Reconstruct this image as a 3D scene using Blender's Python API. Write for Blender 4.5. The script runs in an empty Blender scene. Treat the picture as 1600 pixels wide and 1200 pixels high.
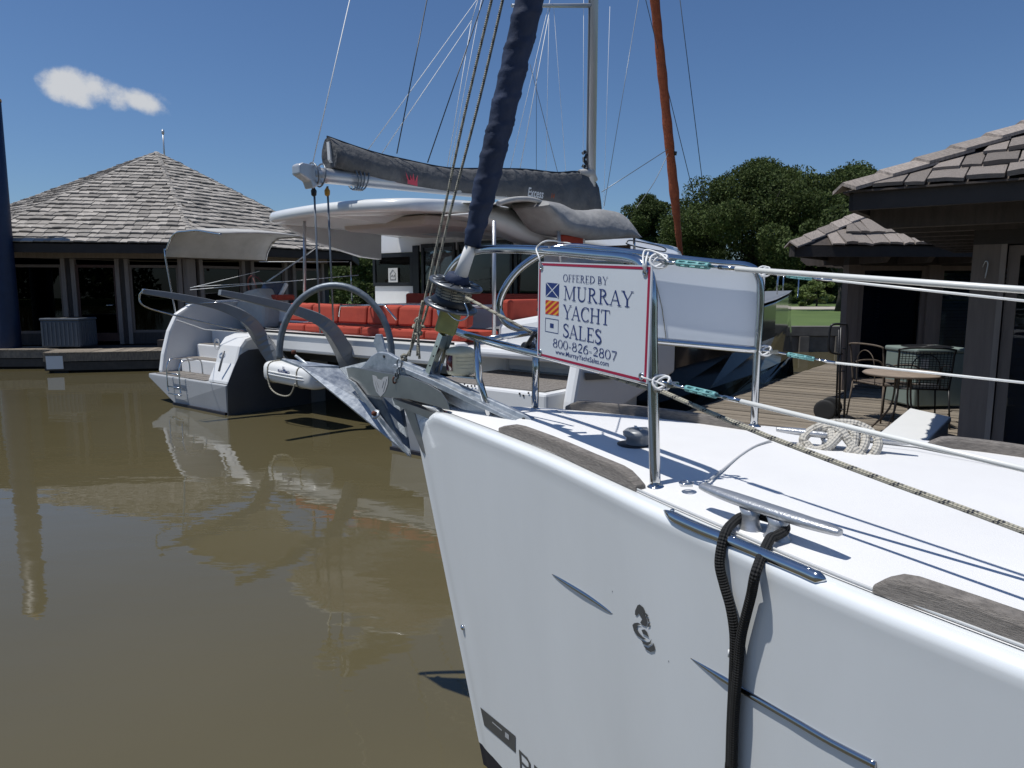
import bpy, math, random
import numpy as np
from mathutils import Vector, Matrix
from mathutils.bvhtree import BVHTree
random.seed(7); np.random.seed(7)
SC = bpy.context.scene; COL = SC.collection
R = math.radians
# ------------------------------------------------------------ camera, sky, sun
EYE = 1.95; FPX = 1110.0; PITCH = R(7.7)
cam = bpy.data.objects.new('camera', bpy.data.cameras.new('camera')); COL.objects.link(cam)
cam.location = (0, 0, EYE); cam.rotation_euler = (R(90)-PITCH, 0, 0)
cam.data.sensor_width = 36; cam.data.lens = FPX/1600*36
cam.data.clip_start = .05; cam.data.clip_end = 3000
SC.camera = cam
SUN_EL = R(69); SUN_AZ = math.atan2(-.38, -.07)      # compass direction the sun stands in (x, y)
W = bpy.data.worlds.new('World'); SC.world = W; W.use_nodes = True
wn = W.node_tree; bgn = wn.nodes['Background']
sky = wn.nodes.new('ShaderNodeTexSky'); sky.sky_type = 'NISHITA'; sky.sun_disc = False
sky.sun_elevation = SUN_EL; sky.sun_rotation = SUN_AZ; sky.altitude = 0
sky.air_density = 1.0; sky.dust_density = .4; sky.ozone_density = 3.0
bgn.inputs['Strength'].default_value = .085
sl = bpy.data.lights.new('sun', 'SUN'); sl.energy = 4.8; sl.angle = R(.53); sl.color = (1, .98, .935)
so = bpy.data.objects.new('sun', sl); COL.objects.link(so)
sd = Vector((math.cos(SUN_EL)*math.sin(SUN_AZ), math.cos(SUN_EL)*math.cos(SUN_AZ), math.sin(SUN_EL)))
so.rotation_euler = sd.to_track_quat('Z', 'Y').to_euler(); so.location = (0, 0, 30)
SC.view_settings.view_transform = 'Standard'; SC.view_settings.look = 'None'
SC.view_settings.exposure = -.25; SC.view_settings.gamma = 1
SC.view_settings.use_curve_mapping = False
# one small cumulus, far off to the left, as part of the sky
def _n(t, **k):
    n = wn.nodes.new(t)
    for a, b in k.items(): setattr(n, a, b)
    return n
def pixdir(u, v):
    a = (u-800)/FPX; b = -(v-600)/FPX
    return Vector((a, math.cos(PITCH)+b*math.sin(PITCH), -math.sin(PITCH)+b*math.cos(PITCH)))
def cloud_mask():
    L = wn.links
    tc = _n('ShaderNodeTexCoord')
    nz = _n('ShaderNodeTexNoise'); nz.inputs['Scale'].default_value = 26; nz.inputs['Detail'].default_value = 9
    nz.inputs['Roughness'].default_value = .62; L.new(tc.outputs['Generated'], nz.inputs['Vector'])
    total = None
    for (u, v, ru, rv, w) in [(112, 135, .030, .021, 1.0), (158, 143, .042, .016, .92), (214, 158, .034, .013, .85), (262, 160, .03, .008, .42), (215, 28, .03, .012, .3)]:
        d = pixdir(u, v).normalized()
        right = d.cross(Vector((0, 0, 1))).normalized(); up = right.cross(d)
        if u < 300 and v > 100: right, up = (right*.97-up*.24).normalized(), (up*.97+right*.24).normalized()
        acc = None
        for ax, r in ((right, ru), (up, rv)):
            dp = _n('ShaderNodeVectorMath', operation='DOT_PRODUCT'); L.new(tc.outputs['Generated'], dp.inputs[0]); dp.inputs[1].default_value = ax
            s = _n('ShaderNodeMath', operation='SUBTRACT'); L.new(dp.outputs['Value'], s.inputs[0]); s.inputs[1].default_value = d.dot(ax)
            q = _n('ShaderNodeMath', operation='DIVIDE'); L.new(s.outputs[0], q.inputs[0]); q.inputs[1].default_value = r
            p = _n('ShaderNodeMath', operation='MULTIPLY'); L.new(q.outputs[0], p.inputs[0]); L.new(q.outputs[0], p.inputs[1])
            if acc is None: acc = p
            else:
                a2 = _n('ShaderNodeMath', operation='ADD'); L.new(acc.outputs[0], a2.inputs[0]); L.new(p.outputs[0], a2.inputs[1]); acc = a2
        df = _n('ShaderNodeVectorMath', operation='DOT_PRODUCT'); L.new(tc.outputs['Generated'], df.inputs[0]); df.inputs[1].default_value = d
        gt = _n('ShaderNodeMath', operation='GREATER_THAN'); L.new(df.outputs['Value'], gt.inputs[0]); gt.inputs[1].default_value = .5
        m = _n('ShaderNodeMapRange'); m.inputs['From Min'].default_value = 1.9; m.inputs['From Max'].default_value = 0
        m.inputs['To Min'].default_value = 0; m.inputs['To Max'].default_value = w; L.new(acc.outputs[0], m.inputs['Value'])
        g = _n('ShaderNodeMath', operation='MULTIPLY'); L.new(m.outputs[0], g.inputs[0]); L.new(gt.outputs[0], g.inputs[1])
        if total is None: total = g
        else:
            t2 = _n('ShaderNodeMath', operation='MAXIMUM'); L.new(total.outputs[0], t2.inputs[0]); L.new(g.outputs[0], t2.inputs[1]); total = t2
    ad = _n('ShaderNodeMath', operation='MULTIPLY_ADD'); L.new(nz.outputs['Fac'], ad.inputs[0]); ad.inputs[1].default_value = 1.5
    L.new(total.outputs[0], ad.inputs[2])
    mr = _n('ShaderNodeMapRange'); mr.interpolation_type = 'SMOOTHSTEP'
    mr.inputs['From Min'].default_value = 1.12; mr.inputs['From Max'].default_value = 1.72
    L.new(ad.outputs[0], mr.inputs['Value'])
    cut = _n('ShaderNodeMath', operation='GREATER_THAN'); L.new(total.outputs[0], cut.inputs[0]); cut.inputs[1].default_value = .005
    f = _n('ShaderNodeMath', operation='MULTIPLY'); L.new(mr.outputs[0], f.inputs[0]); L.new(cut.outputs[0], f.inputs[1])
    mx = _n('ShaderNodeMix', data_type='RGBA'); L.new(f.outputs[0], mx.inputs['Factor'])
    tint = _n('ShaderNodeMix', data_type='RGBA', blend_type='MULTIPLY'); tint.inputs['Factor'].default_value = 1
    L.new(sky.outputs[0], tint.inputs['A']); tint.inputs['B'].default_value = (.77, .955, 1.19, 1)
    L.new(tint.outputs['Result'], mx.inputs['A'])
    mx.inputs['B'].default_value = (8.2, 8.5, 9.0, 1)
    L.new(mx.outputs['Result'], bgn.inputs['Color'])
    return tint
skytint = cloud_mask()
# ------------------------------------------------------------ pixel-ray helpers (used only to survey real positions)
def onplane(u, v, p0, nrm):
    d = pixdir(u, v); o = Vector((0, 0, EYE)); nrm = Vector(nrm); p0 = Vector(p0)
    return o + d*((p0-o).dot(nrm)/d.dot(nrm))
def atZ(u, v, z): return onplane(u, v, (0, 0, z), (0, 0, 1))
def atY(u, v, y): return onplane(u, v, (0, y, 0), (0, 1, 0))
def vplane(u, v, a, b):      # vertical plane through plan points a, b
    d = Vector((b[0]-a[0], b[1]-a[1], 0)); return onplane(u, v, (a[0], a[1], 0), (d.y, -d.x, 0))
V = Vector
# ------------------------------------------------------------ mesh builder
def catmull(pts, n=8, closed=False):
    pts = [V(p) for p in pts]; N = len(pts); out = []
    rng = range(N) if closed else range(N-1)
    for i in rng:
        if closed: p0, p1, p2, p3 = pts[i-1], pts[i], pts[(i+1) % N], pts[(i+2) % N]
        else: p0 = pts[max(i-1, 0)]; p1 = pts[i]; p2 = pts[i+1]; p3 = pts[min(i+2, N-1)]
        for k in range(n):
            t = k/n
            out.append(.5*((2*p1)+(-p0+p2)*t+(2*p0-5*p1+4*p2-p3)*t*t+(-p0+3*p1-3*p2+p3)*t**3))
    if not closed: out.append(pts[-1])
    return out
class MB:
    def __init__(s): s.v = []; s.f = []; s.uv = []; s.sm = []
    def add(s, vs, fs, smooth=False, uvs=None):
        o = len(s.v); s.v += [tuple(p) for p in vs]
        for i, f in enumerate(fs):
            s.f.append([o+k for k in f]); s.sm.append(smooth)
            s.uv.append(uvs[i] if uvs else [(0, 0)]*len(f))
        return s
    def corner(s, p, a, b, c):       # box from a corner and three edge vectors
        p, a, b, c = V(p), V(a), V(b), V(c)
        vs = [p, p+a, p+a+b, p+b, p+c, p+a+c, p+a+b+c, p+b+c]
        fs = [(0, 3, 2, 1), (4, 5, 6, 7), (0, 1, 5, 4), (1, 2, 6, 5), (2, 3, 7, 6), (3, 0, 4, 7)]
        if a.cross(b).dot(c) < 0: fs = [f[::-1] for f in fs]
        return s.add(vs, fs)
    def box(s, c, size, M=None):
        M = M or Matrix.Identity(3); c = V(c)
        a, b, d = (M @ V((size[0], 0, 0)), M @ V((0, size[1], 0)), M @ V((0, 0, size[2])))
        return s.corner(c-a/2-b/2-d/2, a, b, d)
    def tube(s, pts, r, n=8, closed=False, smooth=True, flat=None, caps=True):
        pts = [V(p) for p in pts]; N = len(pts)
        rs = r if isinstance(r, (list, tuple)) else [r]*N
        tang = []
        for i in range(N):
            a = pts[i-1] if (i > 0 or closed) else pts[0]; b = pts[(i+1) % N] if (i < N-1 or closed) else pts[-1]
            t = (b-a); t = t.normalized() if t.length > 1e-9 else V((0, 0, 1)); tang.append(t)
        up = V((0, 0, 1)) if abs(tang[0].z) < .9 else V((1, 0, 0))
        if flat is not None: up = V(flat)
        nr = (up-tang[0]*up.dot(tang[0])).normalized(); o = len(s.v); L = 0; Ls = []
        for i in range(N):
            if i: L += (pts[i]-pts[i-1]).length
            Ls.append(L)
            nr = (nr-tang[i]*nr.dot(tang[i])).normalized(); bn = tang[i].cross(nr)
            for k in range(n):
                an = 2*math.pi*k/n
                s.v.append(tuple(pts[i]+(nr*math.cos(an)+bn*math.sin(an))*rs[i]))
        M = N if closed else N-1
        for i in range(M):
            j = (i+1) % N; Lj = Ls[j] if j else Ls[-1]+(pts[0]-pts[-1]).length
            for k in range(n):
                k2 = (k+1) % n
                s.f.append([o+i*n+k, o+i*n+k2, o+j*n+k2, o+j*n+k]); s.sm.append(smooth)
                s.uv.append([(Ls[i], k/n), (Ls[i], (k+1)/n), (Lj, (k+1)/n), (Lj, k/n)])
        if not closed and caps:
            s.f.append([o+k for k in range(n)][::-1]); s.sm.append(False); s.uv.append([(0, 0)]*n)
            s.f.append([o+(N-1)*n+k for k in range(n)]); s.sm.append(False); s.uv.append([(0, 0)]*n)
        return s
    def loft(s, rings, closed=True, smooth=True, cap=True):
        o = len(s.v); n = len(rings[0])
        for r in rings: s.v += [tuple(p) for p in r]
        m = n if closed else n-1
        for i in range(len(rings)-1):
            for k in range(m):
                k2 = (k+1) % n
                s.f.append([o+i*n+k, o+i*n+k2, o+(i+1)*n+k2, o+(i+1)*n+k]); s.sm.append(smooth); s.uv.append([(0, 0)]*4)
        if cap and closed:
            s.f.append([o+k for k in range(n)][::-1]); s.sm.append(False); s.uv.append([(0, 0)]*n)
            s.f.append([o+(len(rings)-1)*n+k for k in range(n)]); s.sm.append(False); s.uv.append([(0, 0)]*n)
        return s
    def slab(s, poly, off, smooth=False):    # polygon extruded by a vector
        poly = [V(p) for p in poly]; off = V(off); n = len(poly)
        return s.add(poly+[p+off for p in poly], [list(range(n))[::-1], list(range(n, 2*n))]+[(k, (k+1) % n, n+(k+1) % n, n+k) for k in range(n)])
    def lathe(s, c, prof, axis=(0, 0, 1), n=20):
        ax = V(axis).normalized(); x = ax.orthogonal().normalized(); y = ax.cross(x); c = V(c)
        return s.loft([[c+ax*h+(x*math.cos(2*math.pi*k/n)+y*math.sin(2*math.pi*k/n))*r for k in range(n)] for r, h in prof])
    def mesh(s, name, mat, shift=V((0, 0, 0))):
        me = bpy.data.meshes.new(name)
        me.from_pydata([(a-shift.x, b-shift.y, c-shift.z) for a, b, c in s.v], [], s.f)
        me.polygons.foreach_set('use_smooth', s.sm)
        uvl = me.uv_layers.new(name='UVMap'); flat = [x for f in s.uv for uv in f for x in uv]
        uvl.data.foreach_set('uv', flat)
        if mat: me.materials.append(mat)
        me.update(); return me
    def build(s, name, mat, parent=None, loc=None, bevel=0, recalc=False, solid=0, subdiv=0):
        base = V((0, 0, 0)); p = parent
        while p: base += p.location; p = p.parent
        own = V(loc)-base if loc is not None else V((0, 0, 0))
        if parent is None and loc is None:
            xs = np.array(s.v); own = V((xs[:, 0].mean(), xs[:, 1].mean(), xs[:, 2].min()))
        me = s.mesh(name, mat, base+own)
        if recalc:
            import bmesh
            bm = bmesh.new(); bm.from_mesh(me); bmesh.ops.recalc_face_normals(bm, faces=bm.faces); bm.to_mesh(me); bm.free()
        o = bpy.data.objects.new(name, me); COL.objects.link(o); o.parent = parent; o.location = own
        if solid: m = o.modifiers.new('s', 'SOLIDIFY'); m.thickness = solid; m.offset = 0
        if bevel:
            m = o.modifiers.new('b', 'BEVEL'); m.width = bevel; m.segments = 2; m.limit_method = 'ANGLE'; m.angle_limit = R(35)
        if subdiv: m = o.modifiers.new('d', 'SUBSURF'); m.levels = m.render_levels = subdiv
        return o
def tag(o, label=None, cat=None, group=None, kind=None):
    if label: o['label'] = label
    if cat: o['category'] = cat
    if group: o['group'] = group
    if kind: o['kind'] = kind
    return o
def root(name, loc, label, cat, group=None):
    o = bpy.data.objects.new(name, None); COL.objects.link(o); o.location = loc; o.empty_display_size = .2
    return tag(o, label, cat, group)
# ------------------------------------------------------------ materials
def mat(name, col, rough=.5, metal=0, var=0, vscale=6, col2=None, bump=0, bscale=40, stretch=(1, 1, 1), coat=0, rnd=0, spec=.5, rvar=0, isl=0, detail=6, bdist=.01, uv=False, trans=0):
    m = bpy.data.materials.new(name); m.use_nodes = True; nt = m.node_tree; L = nt.links
    b = nt.nodes['Principled BSDF']; N = nt.nodes.new
    b.inputs['Base Color'].default_value = (*col, 1); b.inputs['Roughness'].default_value = rough
    b.inputs['Metallic'].default_value = metal; b.inputs['Specular IOR Level'].default_value = spec
    b.inputs['Coat Weight'].default_value = coat; b.inputs['Coat Roughness'].default_value = .05
    tc = N('ShaderNodeTexCoord'); mp = N('ShaderNodeMapping'); mp.inputs['Scale'].default_value = stretch
    L.new(tc.outputs['UV' if uv else 'Object'], mp.inputs['Vector'])
    cur = None
    if var or col2:
        nz = N('ShaderNodeTexNoise'); nz.inputs['Scale'].default_value = vscale; nz.inputs['Detail'].default_value = detail; nz.inputs['Roughness'].default_value = .6
        L.new(mp.outputs[0], nz.inputs['Vector'])
        rp = N('ShaderNodeMapRange'); rp.inputs['From Min'].default_value = .3; rp.inputs['From Max'].default_value = .7
        L.new(nz.outputs['Fac'], rp.inputs['Value'])
        mx = N('ShaderNodeMix'); mx.data_type = 'RGBA'; L.new(rp.outputs[0], mx.inputs['Factor'])
        c2 = col2 or tuple(x*(1-var) for x in col)
        mx.inputs['A'].default_value = (*c2, 1); mx.inputs['B'].default_value = (*col, 1); cur = mx.outputs['Result']
        if rvar:
            r2 = N('ShaderNodeMapRange'); r2.inputs['To Min'].default_value = rough-rvar; r2.inputs['To Max'].default_value = rough+rvar
            L.new(rp.outputs[0], r2.inputs['Value']); L.new(r2.outputs[0], b.inputs['Roughness'])
    if rnd:
        oi = N('ShaderNodeObjectInfo'); r = N('ShaderNodeMapRange'); r.inputs['To Min'].default_value = 1-rnd; r.inputs['To Max'].default_value = 1+rnd
        src = oi.outputs['Random']
        if isl:
            ge = N('ShaderNodeNewGeometry'); ad = N('ShaderNodeMath'); ad.operation = 'ADD'; L.new(ge.outputs['Random Per Island'], ad.inputs[0]); L.new(src, ad.inputs[1])
            fr = N('ShaderNodeMath'); fr.operation = 'FRACT'; L.new(ad.outputs[0], fr.inputs[0]); src = fr.outputs[0]
        L.new(src, r.inputs['Value'])
        hv = N('ShaderNodeHueSaturation'); L.new(r.outputs[0], hv.inputs['Value'])
        if cur: L.new(cur, hv.inputs['Color'])
        else: hv.inputs['Color'].default_value = (*col, 1)
        cur = hv.outputs['Color']
    if cur: L.new(cur, b.inputs['Base Color'])
    if bump:
        n2 = N('ShaderNodeTexNoise'); n2.inputs['Scale'].default_value = bscale; n2.inputs['Detail'].default_value = 5; L.new(mp.outputs[0], n2.inputs['Vector'])
        bp = N('ShaderNodeBump'); bp.inputs['Strength'].default_value = bump; bp.inputs['Distance'].default_value = bdist; L.new(n2.outputs['Fac'], bp.inputs['Height']); L.new(bp.outputs[0], b.inputs['Normal'])
    if trans:
        tr = N('ShaderNodeBsdfTranslucent'); ms = N('ShaderNodeMixShader'); ms.inputs[0].default_value = trans
        if cur: L.new(cur, tr.inputs['Color'])
        else: tr.inputs['Color'].default_value = (*col, 1)
        L.new(b.outputs[0], ms.inputs[1]); L.new(tr.outputs[0], ms.inputs[2]); L.new(ms.outputs[0], nt.nodes['Material Output'].inputs['Surface'])
    return m
def ropemat(name, col, fleck, amount=.35, pitch=.018):
    m = bpy.data.materials.new(name); m.use_nodes = True; nt = m.node_tree; L = nt.links; N = nt.nodes.new
    b = nt.nodes['Principled BSDF']; b.inputs['Roughness'].default_value = .8
    tc = N('ShaderNodeTexCoord'); sp = N('ShaderNodeSeparateXYZ'); L.new(tc.outputs['UV'], sp.inputs[0])
    def mth(op, a, c=None):
        n = N('ShaderNodeMath'); n.operation = op
        for i, x in enumerate((a, c)):
            if x is None: continue
            if isinstance(x, (int, float)): n.inputs[i].default_value = x
            else: L.new(x, n.inputs[i])
        return n.outputs[0]
    u = mth('MULTIPLY', sp.outputs[0], 2*math.pi/pitch); v = mth('MULTIPLY', sp.outputs[1], 2*math.pi*5)
    h = mth('MULTIPLY', mth('SINE', mth('ADD', u, v)), mth('SINE', mth('SUBTRACT', u, v)))
    f1 = mth('SINE', mth('ADD', mth('MULTIPLY', sp.outputs[0], 2*math.pi/(pitch*3.2)), mth('MULTIPLY', sp.outputs[1], 2*math.pi)))
    fk = mth('MULTIPLY', mth('GREATER_THAN', f1, 1-amount), mth('GREATER_THAN', h, -.1))
    mx = N('ShaderNodeMix'); mx.data_type = 'RGBA'; L.new(fk, mx.inputs['Factor']); mx.inputs['A'].default_value = (*col, 1); mx.inputs['B'].default_value = (*fleck, 1)
    L.new(mx.outputs['Result'], b.inputs['Base Color'])
    bp = N('ShaderNodeBump'); bp.inputs['Strength'].default_value = .7; bp.inputs['Distance'].default_value = .003; L.new(h, bp.inputs['Height']); L.new(bp.outputs[0], b.inputs['Normal'])
    return m
def glassmat(name, tint=(.5, .55, .6), t=.6):
    m = bpy.data.materials.new(name); m.use_nodes = True; nt = m.node_tree; L = nt.links; N = nt.nodes.new
    nt.nodes.remove(nt.nodes['Principled BSDF'])
    tr = N('ShaderNodeBsdfTransparent'); tr.inputs[0].default_value = (*[x*t for x in tint], 1)
    gl = N('ShaderNodeBsdfGlossy'); gl.inputs['Roughness'].default_value = .01; gl.inputs['Color'].default_value = (.9, .9, .9, 1)
    fr = N('ShaderNodeFresnel'); fr.inputs[0].default_value = 1.4
    ms = N('ShaderNodeMixShader'); L.new(fr.outputs[0], ms.inputs[0]); L.new(tr.outputs[0], ms.inputs[1]); L.new(gl.outputs[0], ms.inputs[2])
    L.new(ms.outputs[0], nt.nodes['Material Output'].inputs['Surface']); return m
M = dict(
 gel=mat('white_gelcoat', (.80, .81, .80), .22, var=.05, vscale=2.5, coat=.3, bump=.04, bscale=8),
 hullwhite=mat('hull_gelcoat', (.83, .855, .86), .18, var=.06, vscale=3, stretch=(1, 1, .35), coat=.5, rvar=.05, bump=.05, bscale=5),
 deck=mat('deck_nonskid', (.81, .80, .785), .55, var=.06, vscale=3, bump=.5, bscale=420, bdist=.002),
 gelold=mat('catamaran_gelcoat', (.78, .78, .77), .3, var=.05, vscale=3),
 transom=mat('pale_grey_gelcoat', (.42, .43, .44), .35, var=.08, vscale=3),
 dark=mat('black_gelcoat', (.012, .013, .016), .12, coat=.6, var=.2, vscale=1),
 darkgrey=mat('charcoal_gelcoat', (.095, .098, .105), .3, coat=.2, var=.15, vscale=2),
 antif=mat('antifouling', (.01, .011, .02), .6),
 steel=mat('polished_steel', (.62, .63, .64), .12, 1, var=.15, vscale=9, rvar=.04),
 brushed=mat('brushed_aluminium', (.50, .51, .525), .34, .7, var=.12, vscale=40, bump=.15, bscale=200),
 galv=mat('galvanised_steel', (.52, .55, .58), .48, .75, col2=(.33, .36, .39), vscale=28, rvar=.12, bump=.25, bscale=70, bdist=.004),
 galvdark=mat('weathered_galvanised', (.22, .25, .28), .5, .5, col2=(.15, .17, .19), vscale=30, bump=.2),
 plate=mat('dull_steel_plate', (.42, .40, .37), .3, .9, col2=(.3, .29, .27), vscale=7),
 teak=mat('weathered_teak', (.25, .225, .20), .85, col2=(.12, .107, .095), vscale=30, stretch=(1.5, 1.5, 12), bump=.6, bscale=60),
 teakend=mat('teak_end_grain', (.12, .05, .035), .8),
 navy=mat('navy_canvas', (.02, .036, .085), .75, col2=(.011, .02, .048), vscale=8, bump=.6, bscale=10, bdist=.02),
 sailcl=mat('sailcloth', (.75, .75, .74), .6),
 greycl=mat('charcoal_canvas', (.125, .125, .127), .85, col2=(.085, .085, .088), vscale=3, bump=.9, bscale=5, bdist=.06),
 palecl=mat('pale_grey_canvas', (.5, .49, .47), .85, col2=(.4, .39, .37), vscale=3, bump=.5, bscale=5, bdist=.04),
 red=mat('coral_red_cushion', (.43, .058, .03), .8, col2=(.33, .042, .023), vscale=4, bump=.25, bscale=6, bdist=.03),
 orange=mat('orange_canvas', (.36, .09, .03), .8, col2=(.24, .055, .02), vscale=8, bump=.6, bscale=12, bdist=.03),
 alu=mat('mast_aluminium', (.55, .56, .57), .38, .5, var=.1, vscale=2),
 alugrey=mat('grey_anodised', (.24, .25, .26), .4, .15, var=.1, vscale=5),
 black=mat('black_plastic', (.012, .012, .013), .4),
 rubber=mat('rubber', (.02, .02, .02), .8),
 whitep=mat('white_plastic', (.78, .78, .76), .35, var=.04, vscale=4),
 cream=mat('cream_plastic', (.76, .71, .52), .4, var=.08, vscale=12),
 redlens=mat('red_lens', (.10, .008, .012), .1, coat=.5),
 teal=mat('teal_plastic', (.16, .38, .38), .5),
 yellow=mat('yellow_tape', (.36, .36, .13), .6, var=.3, vscale=20),
 rust=mat('rust', (.13, .04, .02), .9, var=.5, vscale=60),
 roof_in=mat('tan_headliner', (.50, .43, .39), .7, var=.06),
 signw=mat('sign_white', (.66, .70, .74), .35, var=.03), signb=mat('sign_navy', (.012, .03, .16), .4), signr=mat('sign_crimson', (.36, .01, .05), .4),
 signred=mat('sign_red', (.5, .02, .02), .4), signy=mat('sign_amber', (.75, .36, .03), .4),
 darkmetal=mat('dull_dark_metal', (.20, .21, .22), .35, .8, var=.2, vscale=20), panel=mat('white_board', (.70, .74, .78), .4, var=.03, vscale=2),
 decal=mat('grey_decal', (.09, .095, .10), .35, var=.2, vscale=30), decalw=mat('decal_pale', (.45, .46, .47), .4),
 groove=mat('chrome_trim', (.45, .46, .48), .14, 1), seal=mat('deck_sealant', (.5, .51, .51), .5),
 blackrope=ropemat('black_rope', (.008, .008, .008), (.014, .014, .014), .2, .012),
 fleckrope=ropemat('flecked_rope', (.46, .43, .34), (.03, .035, .05), .35, .014),
 whiterope=ropemat('white_rope', (.52, .49, .43), (.3, .28, .24), .2, .02),
 wirew=mat('white_line', (.8, .8, .78), .5), wired=mat('dark_wire', (.03, .04, .05), .4), wireg=mat('grey_wire', (.2, .22, .24), .4, .5),
 vinyl=mat('white_vinyl', (.78, .78, .74), .3),
 shake=mat('cedar_shake', (.44, .405, .36), .9, col2=(.23, .208, .185), vscale=22, stretch=(1, 1, 1), bump=.7, bscale=60, rnd=.32, isl=1, bdist=.01),
 shakenear=mat('cedar_shake_near', (.46, .395, .345), .9, col2=(.24, .205, .18), vscale=14, stretch=(8, 1, 1), bump=.9, bscale=30, rnd=.28, isl=1, bdist=.012),
 fascia=mat('dark_fascia', (.045, .037, .032), .8, var=.3, vscale=4, bump=.3),
 brown=mat('brown_post', (.21, .165, .135), .8, var=.2, vscale=6, stretch=(4, 4, .4), bump=.3, bscale=40),
 taupe=mat('taupe_post', (.31, .255, .215), .8, var=.25, vscale=5, stretch=(4, 4, .4), bump=.3, bscale=40),
 darkwood=mat('dark_wood', (.085, .068, .058), .85, var=.4, vscale=5, stretch=(4, 4, .5), bump=.4),
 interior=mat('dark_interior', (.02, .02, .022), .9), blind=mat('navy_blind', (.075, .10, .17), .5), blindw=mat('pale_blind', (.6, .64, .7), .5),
 glass=glassmat('window_glass', t=.95), glasshouse=glassmat('house_glass', t=.18),
 plank=mat('dock_plank', (.30, .25, .185), .85, col2=(.145, .122, .10), vscale=9, stretch=(1, 14, 1), bump=.6, bscale=30, rnd=.22, bdist=.01),
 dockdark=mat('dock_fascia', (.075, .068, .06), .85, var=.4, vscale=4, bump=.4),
 concrete=mat('bulkhead_concrete', (.17, .155, .135), .9, col2=(.10, .092, .08), vscale=3, bump=.5),
 grass=mat('lawn_grass', (.10, .15, .035), .9, col2=(.06, .10, .02), vscale=.6, bump=.6, bscale=6),
 path=mat('pale_path', (.42, .38, .32), .9, var=.15, vscale=1),
 acgreen=mat('grey_green_metal', (.22, .27, .24), .5, var=.08, vscale=4), acgrey=mat('slate_metal', (.085, .10, .12), .5, var=.15, vscale=5),
 blue=mat('navy_sleeve', (.013, .03, .08), .5, var=.3, vscale=4), bark=mat('bark', (.06, .05, .04), .9, var=.4, vscale=10, bump=.6),
 leaf=mat('oak_leaf', (.085, .115, .035), .75, rnd=.45, isl=1, col2=(.05, .07, .022), vscale=.3, trans=.25, spec=.2),
 leafpale=mat('bush_leaf', (.14, .19, .05), .55, rnd=.35, isl=1, trans=.25),
 mesh=mat('rusty_frame', (.15, .115, .085), .8, var=.5, vscale=30), tabletop=mat('tan_tabletop', (.30, .235, .18), .8, var=.3, vscale=12),
 screen=mat('instrument_screen', (.03, .05, .10), .1), paper=mat('paper', (.6, .6, .58), .7),
)
# grain along each shake follows its own length
# ------------------------------------------------------------ water and land
def struct(o): o['kind'] = 'structure'; return o
def water():
    m = bpy.data.materials.new('muddy_water'); m.use_nodes = True; nt = m.node_tree; L = nt.links; N = nt.nodes.new
    b = nt.nodes['Principled BSDF']; b.inputs['Roughness'].default_value = .015; b.inputs['IOR'].default_value = 1.42
    tc = N('ShaderNodeTexCoord')
    n1 = N('ShaderNodeTexNoise'); n1.inputs['Scale'].default_value = .35; n1.inputs['Detail'].default_value = 6; L.new(tc.outputs['Object'], n1.inputs['Vector'])
    mx = N('ShaderNodeMix'); mx.data_type = 'RGBA'; L.new(n1.outputs['Fac'], mx.inputs['Factor'])
    mx.inputs['A'].default_value = (.086, .072, .036, 1); mx.inputs['B'].default_value = (.116, .098, .052, 1); L.new(mx.outputs['Result'], b.inputs['Base Color'])
    mp = N('ShaderNodeMapping'); mp.inputs['Scale'].default_value = (.8, 1.9, 1); mp.inputs['Rotation'].default_value = (0, 0, .5); L.new(tc.outputs['Object'], mp.inputs['Vector'])
    prev = None
    for sc, st, dist, dt in ((.7, .5, .014, 2), (3.4, .42, .0034, 2), (13, .22, .0007, 2)):
        n = N('ShaderNodeTexNoise'); n.inputs['Scale'].default_value = sc; n.inputs['Detail'].default_value = dt; L.new(mp.outputs[0], n.inputs['Vector'])
        bp = N('ShaderNodeBump'); bp.inputs['Strength'].default_value = st; bp.inputs['Distance'].default_value = dist; L.new(n.outputs['Fac'], bp.inputs['Height'])
        if prev: L.new(prev.outputs[0], bp.inputs['Normal'])
        prev = bp
    L.new(prev.outputs[0], b.inputs['Normal'])
    w = MB(); w.add([(-400, -60, 0), (400, -60, 0), (400, 600, 0), (-400, 600, 0)], [(0, 1, 2, 3)])
    struct(w.build('water', m, loc=(0, 0, 0)))
water()
def ngrid(x0, x1, y0, y1): pass
shore = [(-400, 60), (-60, 52), (-30, 40), (-8, 34), (3, 27), (5.5, 21.8), (30, 21.8), (400, 21.8)]
l = MB(); top = [V((x, y+.3, .72)) for x, y in shore]; far = [V((x*3.2, 1500, .72)) for x, y in shore]
for i in range(len(shore)-1): l.add([top[i], top[i+1], far[i+1], far[i]], [(0, 1, 2, 3)])
struct(l.build('lawn', M['grass'], loc=(0, 0, 0)))
for i in range(len(shore)-1):
    a, b = V((*shore[i], 0)), V((*shore[i+1], 0)); d = (b-a).normalized(); n = V((-d.y, d.x, 0))
    w = MB(); w.corner(a+V((0, 0, -.8)), b-a, n*.35, V((0, 0, 1.28))); w.corner(a-n*.06+V((0, 0, .5)), b-a, n*.5, V((0, 0, .28)))
    if i in (4, 5):
        k = 0.
        while k < min((b-a).length, 16): w.corner(a+d*k-n*.12+V((0, 0, -.3)), d*.28, n*.12, V((0, 0, .78))); k += 1.1
    o = struct(w.build('bulkhead', M['concrete']))
pt = MB(); pt.add([(-60, 66, .735), (3, 41, .735), (60, 41, .735), (60, 47, .735), (6, 47, .735), (-60, 72, .735)], [(0, 1, 4, 5), (1, 2, 3, 4)])
struct(pt.build('path', M['path'], loc=(0, 0, 0)))
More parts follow.
